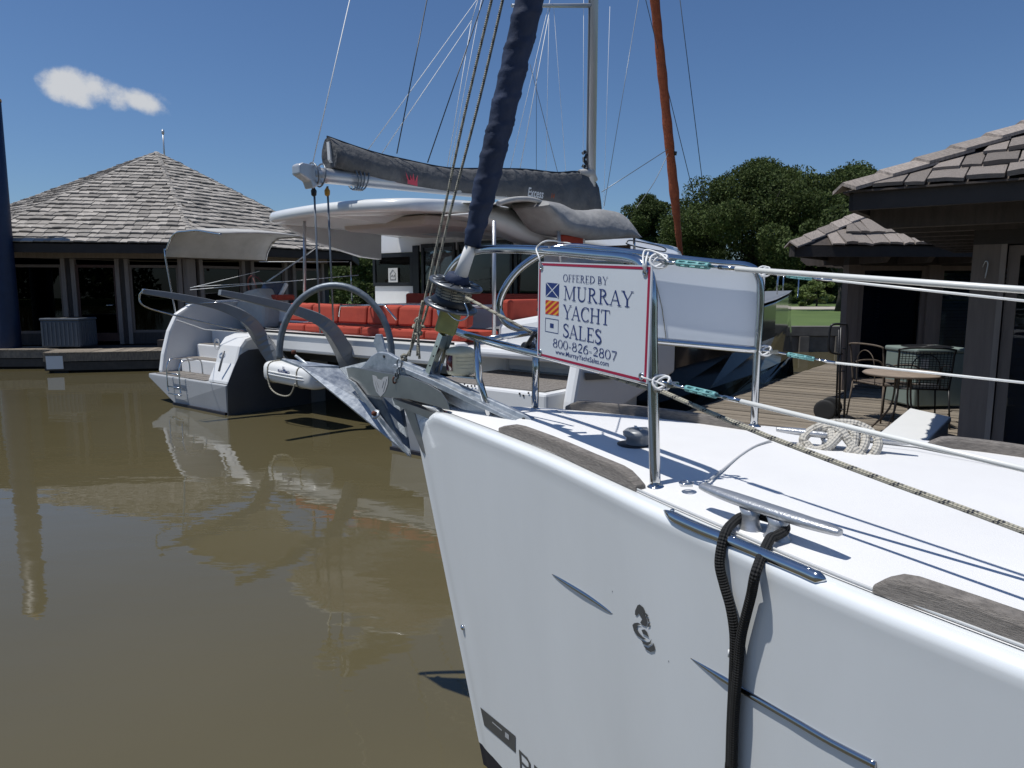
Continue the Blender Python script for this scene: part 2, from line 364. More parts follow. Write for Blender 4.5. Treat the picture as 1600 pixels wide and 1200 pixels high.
# ------------------------------------------------------------ trees
def leaves(cl, per, size, rs):
    """leaf quads scattered in clumps: cl = list of (centre, radius)"""
    C = np.repeat(np.array([c for c, r in cl]), per, 0); RR = np.repeat(np.array([r for c, r in cl]), per)[:, None]
    n = len(C); d = rs.normal(size=(n, 3)); d /= np.linalg.norm(d, axis=1)[:, None]
    P = C+d*RR*(rs.uniform(.25, 1.05, (n, 1))**.45)*np.array([1, 1, .75])
    a = rs.normal(size=(n, 3)); a /= np.linalg.norm(a, axis=1)[:, None]
    b = np.cross(a, rs.normal(size=(n, 3))); b /= np.linalg.norm(b, axis=1)[:, None]
    s = size*rs.uniform(.6, 1.4, (n, 1)); a = a*s; b = b*s*.5
    vs = np.stack([P-a, P+b, P+a, P-b], 1).reshape(-1, 3)
    return vs
def leafmesh(name, vs, m, parent):
    base = parent.location; me = bpy.data.meshes.new(name); n = len(vs)//4; vs = vs-np.array(base)
    me.vertices.add(len(vs)); me.vertices.foreach_set('co', vs.astype(np.float32).ravel())
    me.loops.add(4*n); me.loops.foreach_set('vertex_index', np.arange(4*n, dtype=np.int32))
    me.polygons.add(n); me.polygons.foreach_set('loop_start', np.arange(0, 4*n, 4, dtype=np.int32)); me.materials.append(m); me.update(calc_edges=True)
    o = bpy.data.objects.new(name, me); COL.objects.link(o); o.parent = parent; return o
def tree(x, y, h, r, label, seed, group='trees beyond the far bank', clumps=90, per=700, size=.115, low=.12, name='oak_tree', m='leaf', z0=.7):
    rs = np.random.RandomState(seed); t = root(name, (x, y, z0), label, 'tree' if 'tree' in name else 'bush', group)
    tr = MB(); th = h*.35
    tr.tube([(x, y, z0), (x+.05*r, y, z0+th*.5), (x, y+.03*r, z0+th)], [h*.035, h*.027, h*.022], 10)
    cl = []
    for i in range(clumps):
        an = rs.uniform(0, 2*math.pi); q = rs.uniform(0, 1)**.5; zz = rs.uniform(low, 1)
        prof = math.sin(min(1, (zz-low)/(1-low)*.86+.16)*math.pi)**.55
        rr = r*prof*q*rs.uniform(.85, 1.06)
        cl.append(((x+math.cos(an)*rr, y+math.sin(an)*rr, z0+h*(zz*.95)), r*rs.uniform(.14, .27)))
    for i in range(9):
        c, cr = cl[rs.randint(len(cl))]; p0 = V((x, y, z0+th*rs.uniform(.6, 1))); p1 = V(c)
        tr.tube([p0, (p0+p1)/2+V((0, 0, .05*h)), p1], [h*.014, h*.009, h*.003], 6)
    tr.build('trunk', M['bark'], t)
    leafmesh('crown', leaves(cl, per, size, rs), M[m], t)
    return t
def ux(u, y): return (u-800)/FPX*y*1.01
tree(ux(1168, 62), 62, 11.6, 8.1, 'largest round evergreen oak tree right of the orange furled sail', 1, per=1100, clumps=130)
tree(ux(1315, 66), 66, 12.0, 7.3, 'oak tree rising behind the corner of the near shingled roof', 2, per=1000)
tree(ux(1003, 74), 74, 10.6, 4.9, 'darker oak tree between the mast and the orange furled sail', 3, per=900)
tree(ux(1075, 82), 82, 7.5, 5, 'low tree seen behind the foot of the orange sail', 4)
tree(ux(1250, 72), 72, 8, 5.5, 'low tree filling the gap between the two biggest oaks', 5)
for i, (u, y, h, r) in enumerate([(905, 85, 8, 5), (820, 84, 7, 5.2), (730, 88, 7.6, 5.4), (640, 84, 7, 5), (560, 80, 7.2, 4.6), (505, 90, 8.3, 5.5), (425, 78, 8.9, 4.2), (330, 90, 8, 6), (205, 92, 8, 6), (90, 90, 7, 6), (-20, 92, 7, 6), (1420, 80, 9, 6), (1540, 80, 9, 6), (1680, 80, 9, 6)]):
    if u in (205, 90, -20, 330, 1540, 1680, 1420): continue
    tree(ux(u, y), y, h, r, {905: 'low tree on the far bank behind the grey sail bag mast end', 820: 'low tree seen through the catamaran saloon windows', 730: 'low tree beyond the catamaran cabin behind the navy furled sail', 640: 'low tree beyond the catamaran helm window', 560: 'low tree seen between the left pavilion and the catamaran cabin', 505: 'tree behind the right slope of the left shingled roof', 425: 'treetop poking up where the left roof meets the white hardtop'}[u], 20+i, clumps=60, per=500, size=.15)
tree(ux(1268, 48), 48, 1.9, 1.5, 'bright green bush on the lawn left of the far pavilion', 41, None, 26, 260, .09, .0, 'garden_bush', 'leafpale')
tree(ux(1215, 52), 52, 1.5, 1.3, 'small dark bush left of the bright green bush on the lawn', 42, None, 20, 220, .09, .0, 'garden_bush')
tree(ux(1302, 38), 38, 5.5, 2.6, 'slim young tree whose bare trunk stands on the lawn beside the far pavilion', 43, None, 34, 300, .11, .52, 'young_tree')
tree(ux(575, 44), 44, 3.0, 3.0, 'leafy bush seen between the left pavilion and the catamaran bulkhead', 44, None, 36, 300, .10, .0, 'garden_bush')
# ------------------------------------------------------------ shingled pavilions
shk = []
for q in range(4):                       # shared shake blanks, unit size: x across, y up-slope, z out
    rr = random.Random(q); m = MB(); j = [rr.uniform(-.06, .06) for _ in range(4)]
    vs = [(-.5, j[0], 0), (0, j[1], 0), (.5, j[2], 0), (.5, 1, 0), (-.5, 1, 0), (-.5, j[0], 1), (0, j[1], 1.08+j[3]), (.5, j[2], .95), (.5, 1, .25), (-.5, 1, .25)]
    m.add(vs, [(0, 4, 3, 2, 1), (5, 6, 7, 8, 9), (0, 1, 6, 5), (1, 2, 7, 6), (2, 3, 8, 7), (3, 4, 9, 8), (4, 0, 5, 9)]); shk.append(m)
def roof_facets(parent, apex, corners, facets, expo, wid, thick, mk, limit=300):
    """courses of shakes on each triangular facet; the biggest seen are objects, the rest one stuff part"""
    made = {}; items = []
    def blank(key):
        if key not in made:
            if isinstance(key, int): b = shk[key]
            else:
                tl, tr = key; b = MB(); b.add([(-.5, 0, 0), (0, .02, 0), (.5, 0, 0), (tr, 1, 0), (tl-.001, 1, 0), (-.5, 0, 1), (0, .02, 1), (.5, 0, 1), (tr, 1, .25), (tl-.001, 1, .25)], shk[0].f)
            made[key] = (b.mesh('shake', M[mk]), b)
        return made[key]
    ap = V(apex)
    for (i, j) in facets:
        A, B = V(corners[i]), V(corners[j]); x = (B-A).normalized(); foot = A+x*(ap-A).dot(x); y = (ap-foot); H = y.length; y.normalize(); n = x.cross(y)
        if n.z < 0: n = -n
        Lx = (B-A).length; fx = (foot-A).dot(x); rows = int(H/expo)
        for r in range(rows):
            yy = r*expo-.04; t = max(0, yy)/H; x0 = fx*t; x1 = Lx-(Lx-fx)*t
            p = x0+random.uniform(-.05, .02)
            while p < x1:
                w = wid*random.uniform(.65, 1.35)
                if p+w > x1+.04: w = x1+.02-p
                if w > wid*.25:
                    ys = yy+random.uniform(-.012, .018); pos = A+x*(p+w/2)+y*ys+n*.006
                    th = thick*random.uniform(.75, 1.35); tilt = math.atan2(th*.9, expo)*.8*random.uniform(.7, 1.15)
                    yv = (y*math.cos(tilt)-n*math.sin(tilt)).normalized(); pos2 = pos+n*(th*.9)
                    nv = x.cross(yv); nv = nv if nv.z > 0 else -nv
                    mm = Matrix((x*(w-.011), yv*expo*1.45, nv*th)).transposed().to_4x4(); mm.translation = pos2
                    tt_ = min(1, (ys+expo*1.45)/H); lo_, hi_ = fx*tt_, Lx-(Lx-fx)*tt_; c0 = p+w/2; tl = max(-.5, (lo_-c0)/w); tr = min(.5, (hi_-c0)/w)
                    if tl > tr-.15: p += w; continue
                    key = random.randrange(4) if tl <= -.5 and tr >= .5 else (round(tl, 2), round(tr, 2))
                    items.append((-(w*expo*abs(n.dot((pos-V((0, 0, EYE))).normalized()))/(pos-V((0, 0, EYE))).length_squared), mm, key))
                p += w
    def inview(it):
        p = it[1].translation
        d = V((0, math.cos(PITCH), -math.sin(PITCH))); q = p-V((0, 0, EYE)); z = q.dot(d)
        return z > 0 and abs(q.x/z) < .74
    vis = sorted([it for it in items if inview(it) and it[0] < 0], key=lambda a: a[0]); rest = [it for it in items if not inview(it)]+vis[limit:]
    for a, mm, k in vis[:limit]:
        o = bpy.data.objects.new('shake', blank(k)[0]); COL.objects.link(o); o.parent = parent
        m2 = mm.copy(); m2.translation = mm.translation-parent.location; o.matrix_local = m2
    if rest:
        s = MB()
        for a, mm, k in rest: s.add([mm @ V(v) for v in blank(k)[1].v], blank(k)[1].f)
        s.build('shakes_beyond', M[mk], parent)['kind'] = 'stuff'
def hipcaps(parent, a, b, size, thick, mk, nrm_l, nrm_r):
    a, b = V(a), V(b); d = (b-a).normalized(); n = int((b-a).length/size)
    for i in range(n):
        p = a+d*(i*size-.03)+V((0, 0, thick*1.2)); m = MB()
        for side in (nrm_l, nrm_r):
            s = V(side); m.slab([p+d*-.0+V((0, 0, thick*1.1)), p+s*size*.5+V((0, 0, thick*.9)), p+s*size*.5+d*size*1.25, p+d*size*1.25], V((0, 0, thick)))
        m.build('hip_shake', M[mk], parent, recalc=True)
def octagon(C, Rr, a0): return [V((C[0]+Rr*math.cos(a0+R(45)*i), C[1]+Rr*math.sin(a0+R(45)*i), 0)) for i in range(8)]
def wall_frame(parent, a, b, z0, z1, post, posts, mp, md):
    pass
# --- left pavilion
PL = root('shingled_pavilion', (-11.8, 24.3, .47), 'left octagonal waterside pavilion with a weathered shake roof and dark windows', 'building')
ez = 3.06; cor = [c+V((0, 0, ez)) for c in octagon((-11.8, 24.3), 6.93, R(-80.2-22.5))]; APX = V((-11.75, 24.3, 6.38))
rf = MB()
for i in range(8): rf.add([cor[i], cor[(i+1) % 8], APX-V((0, 0, .02))], [(0, 1, 2)])
rf.add([c-V((0, 0, .02)) for c in cor], [list(range(8))[::-1]])
rf.build('roof', M['darkwood'], PL)
fa = MB()
for i in range(8):
    a, b = cor[i], cor[(i+1) % 8]; d = (b-a).normalized(); nn = V((d.y, -d.x, 0)); fa.corner(a-V((0, 0, .24)), b-a, nn*-.06, V((0, 0, .22)))
fa.build('fascia', M['fascia'], PL)
roof_facets(PL, APX, cor, [(7, 0), (0, 1), (1, 2), (6, 7), (2, 3)], .275, .25, .03, 'shake')
for i in (0, 1, 2, 7):
    a = cor[i]; e1 = (cor[(i+1) % 8]-a).normalized(); e0 = (cor[i-1]-a).normalized(); hipcaps(PL, a, APX, .17, .02, 'shake', (e0-(APX-a).normalized()*e0.dot((APX-a).normalized())).normalized()*.9, (e1-(APX-a).normalized()*e1.dot((APX-a).normalized())).normalized()*.9)
mb = MB(); mb.tube([APX+V((.25, 0, -.3)), APX+V((.25, 0, .6))], .025, 8); mb.tube([APX+V((.25, 0, .6)), APX+V((.25, 0, .72))], .045, 8); mb.build('vent_pipe', M['alu'], PL)
wl = octagon((-11.8, 24.3), 6.05, R(-80.2-22.5)); fz = .47; wt = 3.0
core = MB()
wi = octagon((-11.8, 24.3), 5.7, R(-80.2-22.5))
for i in range(8):
    if i in (0, 1, 7): continue
    core.add([wi[i]+V((0, 0, fz)), wi[(i+1) % 8]+V((0, 0, fz)), wi[(i+1) % 8]+V((0, 0, wt)), wi[i]+V((0, 0, wt))], [(0, 1, 2, 3)])
core.add([w+V((0, 0, fz+.01)) for w in wi], [list(range(8))]); core.build('interior', M['interior'], PL)
for i in (7, 0, 1):
    a, b = wl[i], wl[(i+1) % 8]; d = (b-a).normalized(); nn = V((d.y, -d.x, 0)); Lw = (b-a).length
    # header beam and sill
    hb = MB(); hb.corner(a+V((0, 0, 2.72)), d*Lw, -nn*.16, V((0, 0, .3))); hb.build('header_beam', M['taupe'], PL)
    p = MB(); p.corner(a-d*.12+V((0, 0, fz)), d*.26, -nn*.22, V((0, 0, 2.24))); p.build('post', M['taupe'], PL)
    bays = [(.30, 1.45, 'w'), (1.78, 2.75, 'd'), (3.08, 4.30, 'w')] if i == 0 else [(.35, 1.55, 'w'), (1.95, 3.0, 'w'), (3.4, 4.4, 'w')]
    for k, (x0, x1, kind) in enumerate(bays):
        zs = fz+.08 if kind == 'd' else fz+.30; P = a+d*x0
        for side in (0, 1):
            q = MB(); q.corner(a+d*(x0-.10 if side == 0 else x1)+V((0, 0, fz)), d*.10, -nn*.14, V((0, 0, 2.24))); q.build('jamb', M['taupe'], PL)
        fr = MB(); w = x1-x0
        for cc in ((P+V((0, 0, zs)), d*.06, V((0, 0, 2.55-zs))), (P+d*(w-.06)+V((0, 0, zs)), d*.06, V((0, 0, 2.55-zs)))): fr.corner(cc[0]-nn*.05, cc[1], -nn*.06, cc[2])
        fr.corner(P+d*.06+V((0, 0, zs))-nn*.05, d*(w-.12), -nn*.06, V((0, 0, .07 if kind == 'w' else .22))); fr.corner(P+d*.06+V((0, 0, 2.48))-nn*.05, d*(w-.12), -nn*.06, V((0, 0, .07)))
        wo = fr.build('door' if kind == 'd' else 'window', M['brown'] if kind == 'w' else mat('red_brown_door', (.10, .045, .03), .6, var=.3) , PL)
        g = MB(); g.corner(P+d*.06+V((0, 0, zs+.07))-nn*.075, d*(w-.12), -nn*.01, V((0, 0, 2.40-zs))); g.build('pane', M['glasshouse'], wo)
        if kind == 'd':
            h = MB(); h.tube([P+d*(w-.10)+V((0, 0, 1.5))+nn*.0, P+d*(w-.10)+V((0, 0, 1.5))+nn*.06, P+d*(w-.24)+V((0, 0, 1.5))+nn*.06], .014, 6); h.build('handle', M['steel'], wo)
        else:
            s = MB(); s.corner(P+V((0, 0, fz))-nn*.04, d*w, -nn*.08, V((0, 0, .30))); s.build('sill_panel', M['darkwood'], PL)
    # boarding between bays
    for (x0, x1) in ([(1.55, 1.68), (2.85, 2.98)] if i == 0 else [(1.65, 1.85), (3.1, 3.3)])+[(4.4, Lw-.13)]:
        s = MB(); s.corner(a+d*x0+V((0, 0, fz))-nn*.05, d*(x1-x0), -nn*.06, V((0, 0, 2.24))); s.build('wall_board', M['darkwood'], PL)
# far roof peeping at the left
OR = root('far_shingled_pavilion', (-24.5, 36, .5), 'sliver of another shake roof just right of the blue pile', 'building'); c2 = [c+V((0, 0, 3.2)) for c in octagon((-25.2, 37), 6, R(-90))]
o2 = MB()
for i in range(8): o2.add([c2[i], c2[(i+1) % 8], V((-25.2, 37, 6.3))], [(0, 1, 2)])
o2.build('roof', M['shake'], OR)
o2 = MB(); w2 = octagon((-25.2, 37), 5.2, R(-90)); o2.loft([[p+V((0, 0, .0)) for p in w2], [p+V((0, 0, 3.2)) for p in w2]], smooth=False); o2.build('wall', M['darkwood'], OR)
# --- left dock
def deckboards(parent, poly_pts, z, d, n, wboard, x0, x1, y0, y1, name='deck_board'): pass
LD = root('left_dock', (-10.5, 17.5, .0), 'low grey timber dock under the left pavilion', 'dock')
e0 = V((-16, 16.95, 0)); e1 = V((-10.98, 17.2, 0)); e2 = V((-10.72, 16.25, 0)); e3 = V((-7.6, 16.95, 0)); e4 = V((-5.6, 18.8, 0)); e5 = V((-3.2, 22.5, 0))
top = [e0, e1, e2, e3, e4, e5, V((-4, 30, 0)), V((-20, 31, 0)), V((-20, 18, 0))]
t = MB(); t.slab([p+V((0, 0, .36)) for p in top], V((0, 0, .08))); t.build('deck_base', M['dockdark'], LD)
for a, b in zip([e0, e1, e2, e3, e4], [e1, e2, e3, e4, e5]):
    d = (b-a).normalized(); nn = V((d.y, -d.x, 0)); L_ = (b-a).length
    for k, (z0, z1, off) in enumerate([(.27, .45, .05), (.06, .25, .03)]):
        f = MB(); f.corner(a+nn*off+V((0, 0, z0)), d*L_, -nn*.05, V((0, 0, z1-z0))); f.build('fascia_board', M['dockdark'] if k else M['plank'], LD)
    f = MB(); f.corner(a-nn*.15+V((0, 0, -.4)), d*L_, -nn*.3, V((0, 0, .7))); f.build('float', M['rubber'], LD)
    nb = max(1, int(L_/.16))
    for k in range(nb):
        f = MB(); f.corner(a+d*(k*.16+.006)+nn*.06+V((0, 0, .445+random.uniform(0, .006))), d*.148, -nn*1.0, V((0, 0, .03))); f.build('deck_board', M['plank'], LD)
wb = MB(); wb.corner(V((-10.68, 16.20, .1)), V((.34, .075, 0)), V((-.01, .04, 0)), V((0, 0, .3))); tag(wb.build('fender_board', M['whitep'], LD), 'pale painted end board')
# AC unit on the left dock
def ac_unit(loc, dx, size, mk, label, fins, name='air_conditioner'):
    t = root(name, loc, label, 'air conditioner', 'air conditioners on the docks'); o = V(loc); dx = V(dx).normalized(); dy = V((-dx.y, dx.x, 0)); w, dpt, h = size
    b = MB(); b.corner(o-dx*w/2+V((0, 0, .04)), dx*w, dy*dpt, V((0, 0, h-.10))); b.build('body', M[mk], t, bevel=.02)
    c = MB(); c.corner(o-dx*(w/2+.015)-dy*.015+V((0, 0, h-.06)), dx*(w+.03), dy*(dpt+.03), V((0, 0, .06))); c.build('top_cover', M[mk], t, bevel=.02)
    g = MB(); cc = o+dy*dpt/2+V((0, 0, h+.004))
    for r in (.1, .2, .3): g.tube([cc+dx*(r*w*1.3*math.cos(a))+dy*(r*w*1.3*math.sin(a)) for a in np.linspace(0, 2*math.pi, 24, endpoint=False)], .006, 5, closed=True)
    g.lathe(cc-V((0, 0, .002)), [(0.001, 0), (w*.42, 0), (w*.42, .003), (.001, .003)], n=24)
    g.build('fan_grille', M['black'], t)
    if fins:
        for side in range(2):
            for k in range(fins):
                f = MB(); q = (k+.25)/fins
                if side == 0: f.corner(o-dx*w/2+dx*w*q-dy*.012+V((0, 0, .08)), dx*w/fins*.35, dy*.02, V((0, 0, h-.18)))
                else: f.corner(o+dx*w/2+dy*dpt*q+V((0, 0, .08)), dy*dpt/fins*.35, dx*.012, V((0, 0, h-.18)))
                f.build('fin', M[mk], t)
    else:
        l = MB(); l.corner(o-dx*(w/2-.06)-dy*.004+V((0, 0, h-.24)), dx*.1, dy*.004, V((0, 0, .12))); l.build('rating_plate', M['paper'], t)
    return t
ac_unit((-11.0, 17.3, .48), (1, .02, 0), (.92, .78, .74), 'acgrey', 'dark slate finned air conditioner on the left dock beside the pavilion door', 9)
st = MB(); st.corner(V((-9.0, 18.0, .48)), V((1.6, .1, 0)), V((-.02, .45, 0)), V((0, 0, .16))); st.corner(V((-9.0, 18.3, .64)), V((1.6, .1, 0)), V((-.02, .45, 0)), V((0, 0, .16)))
tag(st.build('timber_step', M['darkwood']), 'dark two-tread timber step below the left pavilion window', 'step')
# blue pile
bp = root('mooring_pile', (-12.48, 17.6, -1), 'tall tapering mooring pile in a dark blue sleeve at the left edge', 'pile')
b = MB(); b.tube([(-12.48, 17.6, -1), (-12.48, 17.6, .9), (-12.46, 17.6, 3.5), (-12.42, 17.6, 6.35)], [.28, .27, .265, .25], 24); b.build('sleeve', M['blue'], bp)
b = MB(); b.lathe((-12.42, 17.6, 6.35), [(.26, 0), (.26, .05), (.02, .3)]); b.build('cap', mat('tan_cap', (.45, .28, .12), .7), bp)
# ------------------------------------------------------------ right dock and pavilions
F2 = V((.60, .80, 0)); R2 = V((.80, -.60, 0)); DZ = .45
RD = root('right_dock', (4, 9, 0), 'sunlit plank dock between the catamaran bow and the right pavilions', 'dock')
d0 = V((3.03, 9.8, 0))           # a point on the dock's left edge
L0 = d0-F2*4.0
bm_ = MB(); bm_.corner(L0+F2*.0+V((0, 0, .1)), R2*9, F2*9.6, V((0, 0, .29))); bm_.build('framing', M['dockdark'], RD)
bb = MB(); bb.add([(-.5, -.5, 0), (.5, -.5, 0), (.5, .5, 0), (-.5, .5, 0), (-.5, -.47, 1), (.5, -.47, 1), (.5, .47, 1), (-.5, .47, 1)], [(0, 3, 2, 1), (4, 5, 6, 7), (0, 1, 5, 4), (1, 2, 6, 5), (2, 3, 7, 6), (3, 0, 4, 7)])
# board blanks: long axis on X of the object, so the grain runs along it
plk = bb.mesh('plank', M['plank']); k = 0; y = 0.
while y < 9.5:
    wv = .138; segs = [(0, 4.3), (4.32, 9)] if k % 2 else [(0, 2.6), (2.62, 6.4), (6.42, 9)]
    for (a, b) in segs:
        c = L0+F2*(y+wv/2)+R2*((a+b)/2)+V((0, 0, .392))
        mm = Matrix((R2*(b-a)+F2*random.uniform(-.01, .01), F2*wv*random.uniform(.95, 1), V((0, 0, .05+random.uniform(0, .012))))).transposed().to_4x4(); mm.translation = c-RD.location
        o = bpy.data.objects.new('plank', plk); COL.objects.link(o); o.parent = RD; o.matrix_local = mm
    y += wv+.009; k += 1
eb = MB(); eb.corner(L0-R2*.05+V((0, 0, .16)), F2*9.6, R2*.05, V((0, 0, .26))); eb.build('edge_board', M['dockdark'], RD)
for q in (1., 5., 9.):
    eb = MB(); eb.tube([L0-R2*.0+F2*q+R2*.4+V((0, 0, -1)), L0+F2*q+R2*.4+V((0, 0, .3))], .15, 12); eb.build('pile', M['dockdark'], RD)
def blinds(name, a, d, w, z0, z1, mk, parent, step=.05, back=None):
    s = MB(); n = int((z1-z0)/step); nn = V((d.y, -d.x, 0))
    for k in range(n): p = a+V((0, 0, z0+k*step)); s.add([p, p+d*w, p+d*w-nn*.025+V((0, 0, step*.92)), p-nn*.025+V((0, 0, step*.92))], [(0, 1, 2, 3)])
    o = s.build(name, M[mk], parent); o['kind'] = 'stuff'; return o
def glazed(parent, a, d, w, z0, z1, out, mk='brown', blind='blind', frame=.07):
    """window in a wall line starting at a along d; out = outward normal"""
    fr = MB(); H = z1-z0
    fr.corner(a+V((0, 0, z0)), d*frame, -out*.08, V((0, 0, H))); fr.corner(a+d*(w-frame)+V((0, 0, z0)), d*frame, -out*.08, V((0, 0, H)))
    fr.corner(a+d*frame+V((0, 0, z0)), d*(w-2*frame), -out*.08, V((0, 0, frame))); fr.corner(a+d*frame+V((0, 0, z1-frame)), d*(w-2*frame), -out*.08, V((0, 0, frame)))
    wo = fr.build('window', M[mk], parent)
    g = MB(); g.corner(a+d*frame+V((0, 0, z0+frame))-out*.04, d*(w-2*frame), -out*.008, V((0, 0, H-2*frame))); g.build('pane', M['glasshouse'] if blind is None else M['glass'], wo)
    if blind: 
        s = blinds('blind', a+d*frame-out*.12, d, w-2*frame, z0+frame, z1-frame, blind, wo)
    return wo
# near pavilion: corner of eave at NC, front eave runs to the right and nearer, side eave runs away
NZ = 2.585; NC = atZ(1326, 299, NZ)
ncor = [NC, NC+R2*5.2, NC+R2*5.2+F2*5.2, NC+F2*5.2+R2*.0]
NP = root('near_pavilion', (NC.x+3, NC.y, DZ), 'near right pavilion with thick dark eaves, big weathered shakes and a brown corner post', 'building')
# hip direction read from the roof's outline
apx = NC+R2*2.6+F2*2.6; apx.z = NZ+1.25
rb = MB()
for i in range(4): rb.add([ncor[i], ncor[(i+1) % 4], apx], [(0, 1, 2)])
rb.build('roof', M['darkwood'], NP)
roof_facets(NP, apx, ncor, [(0, 1), (3, 0)], .25, .155, .024, 'shakenear')
hd = (apx-NC).normalized()
hipcaps(NP, NC-hd*.02, apx, .27, .022, 'shakenear', (R2-hd*R2.dot(hd)).normalized(), (F2-hd*F2.dot(hd)).normalized())
for (a, d, n) in ((NC, R2, -F2), (NC, F2, -R2)):
    f = MB(); f.corner(a+n*.0+V((0, 0, -.125))+d*.03, d*5.1, -n*.045, V((0, 0, .115))); f.build('fascia', M['fascia'], NP)
for d_, n_ in ((R2, F2), (F2, R2)):
    s_b = MB(); s_b.corner(NC+V((0, 0, -.012))-n_*.035, d_*5.1, n_*.25, V((0, 0, .012))); s_b.build('added_starter_board', M['darkwood'], NP)  # thin strip added under the shakes to keep sun streaks off the fascia
sf = MB(); sf.corner(NC+(R2+F2)*.07+V((0, 0, -.03)), R2*5, F2*5, V((0, 0, .02))); sf.build('soffit', M['fascia'], NP)
WC = NC+R2*.65+F2*1.0; WC.z = 0
for k in range(9):                                   # rafter tails under the side eave and the front eave
    p = NC+F2*(.42+k*.55)+R2*.06+V((0, 0, -.02)); f = MB()
    f.slab([p, p+R2*.95, p+R2*.95-V((0, 0, .20)), p+R2*.1-V((0, 0, .20)), p-V((0, 0, .13))], F2*.09); f.build('rafter_tail', M['darkwood'], NP)
for k in range(8):
    p = NC+R2*(1.1+k*.62)+F2*.06+V((0, 0, -.02)); f = MB()
    f.slab([p, p+F2*.8, p+F2*.8-V((0, 0, .17)), p+F2*.1-V((0, 0, .17)), p-V((0, 0, .1))], R2*.09); f.build('rafter_tail', M['fascia'], NP)
hbm = MB(); hbm.corner(WC+V((0, 0, 2.26)), R2*4.2, F2*.14, V((0, 0, .26))); hbm.corner(WC+F2*.14+V((0, 0, 2.26)), F2*4, R2*.14, V((0, 0, .26))); hbm.build('header_beam', M['fascia'], NP)
cp = MB(); cp.corner(WC+V((0, 0, DZ)), R2*.17, F2*.17, V((0, 0, 1.81))); cp.build('corner_post', M['brown'], NP)
nt_ = MB(); nt_.corner(WC+R2*.17+V((0, 0, DZ)), R2*.035, F2*.12, V((0, 0, 1.81))); nt_.build('trim_strip', M['taupe'], NP)
for k, x0 in enumerate((.215, 1.5, 2.8)):
    glazed(NP, WC+R2*x0+F2*.03, R2, 1.12, DZ+.12, 2.25, -F2)
    p = MB(); p.corner(WC+R2*(x0+1.13)+V((0, 0, DZ)), R2*.14, F2*.12, V((0, 0, 1.81))); p.build('post', M['brown'], NP)
for k in range(3):
    glazed(NP, WC+F2*(.19+k*1.25)+R2*.03, F2, 1.05, DZ+.12, 2.25, -R2)
    p = MB(); p.corner(WC+F2*(.19+k*1.25+1.06)+V((0, 0, DZ)), F2*.15, R2*.12, V((0, 0, 1.81))); p.build('post', M['brown'], NP)
inn = MB(); inn.corner(WC+(R2+F2)*.6+V((0, 0, DZ+.01)), R2*3.4, F2*3.2, V((0, 0, 2.0))); inn.build('interior', M['interior'], NP)
lh = MB(); lh.tube(catmull([WC+R2*.07-F2*.004+V((0, 0, 2.10)), WC+R2*.085-F2*.03+V((0, 0, 2.14)), WC+R2*.10-F2*.03+V((0, 0, 2.12)), WC+R2*.09-F2*.012+V((0, 0, 2.02))], 5), .005, 6); lh.build('hook', M['brushed'], NP)
# far pavilion
FZ = 2.51; FC = atZ(1236, 383, FZ)
fd1 = V((math.cos(R(1.2)), math.sin(R(1.2)), 0)); fd2 = V((math.cos(R(53)), math.sin(R(53)), 0))
fc = [FC, FC+fd1*6.5, FC+fd1*6.5+fd2*5.5, FC+fd2*5.5]
ctr = sum(fc, V((0, 0, 0)))/4; FP = root('far_pavilion', (ctr.x, ctr.y, DZ), 'farther right pavilion with a low shake roof and wide dark windows', 'building')
bis = (fd1+fd2).normalized(); fap = FC+bis*4.3+V((0, 0, 1.50)); rb = MB()
for i in range(4): rb.add([fc[i], fc[(i+1) % 4], fap], [(0, 1, 2)])
rb.add([c-V((0, 0, .02)) for c in fc], [list(range(4))[::-1]]); rb.build('roof', M['darkwood'], FP)
roof_facets(FP, fap, fc, [(0, 1), (3, 0)], .26, .19, .03, 'shakenear')
hd = (fap-FC).normalized(); e1_ = (fc[1]-FC).normalized(); e0_ = (fc[3]-FC).normalized()
hipcaps(FP, FC, fap, .27, .02, 'shakenear', (e1_-hd*e1_.dot(hd)).normalized(), (e0_-hd*e0_.dot(hd)).normalized())
fa = MB()
for i in (3, 0):
    a, b = fc[i], fc[(i+1) % 4]; d = (b-a).normalized(); nn = V((d.y, -d.x, 0)); fa.corner(a-V((0, 0, .15)), b-a, nn*-.05, V((0, 0, .14)))
fa.build('fascia', M['fascia'], FP)
wc = [FC+fd1*.55+fd2*1.05, FC+fd1*5.8+fd2*1.05, FC+fd1*5.8+fd2*4.6, FC+fd1*.55+fd2*4.6]
for c in wc: c.z = 0
for i in (3, 0):
    a, b = wc[i], wc[(i+1) % 4]; d = (b-a).normalized(); out = V((d.y, -d.x, 0)); Lw = (b-a).length
    p = MB(); p.corner(a+V((0, 0, DZ)), d*.17, -out*.17, V((0, 0, 1.83))); p.build('post', M['brown'], FP)
    p = MB(); p.corner(a+V((0, 0, 2.28)), d*Lw, -out*.17, V((0, 0, .2))); p.build('header_beam', M['fascia'], FP)
    for k in range(4 if i == 0 else 2):
        x0 = .18+k*1.17; glazed(FP, a+d*x0-out*.03, d, 1.0, DZ+.1, 2.27, out, blind='blind' if k != 1 else 'blindw')
        p = MB(); p.corner(a+d*(x0+1.0)+V((0, 0, DZ)), d*.17, -out*.15, V((0, 0, 1.83))); p.build('post', M['brown'], FP)
    for k in range(6):
        q = a+d*(.1+k*.6)+out*.78+V((0, 0, 2.49)); f = MB(); f.slab([q, q-out*.8, q-out*.8-V((0, 0, .2)), q-out*.1-V((0, 0, .2)), q-V((0, 0, .12))], d*.08); f.build('rafter_tail', M['darkwood'], FP)
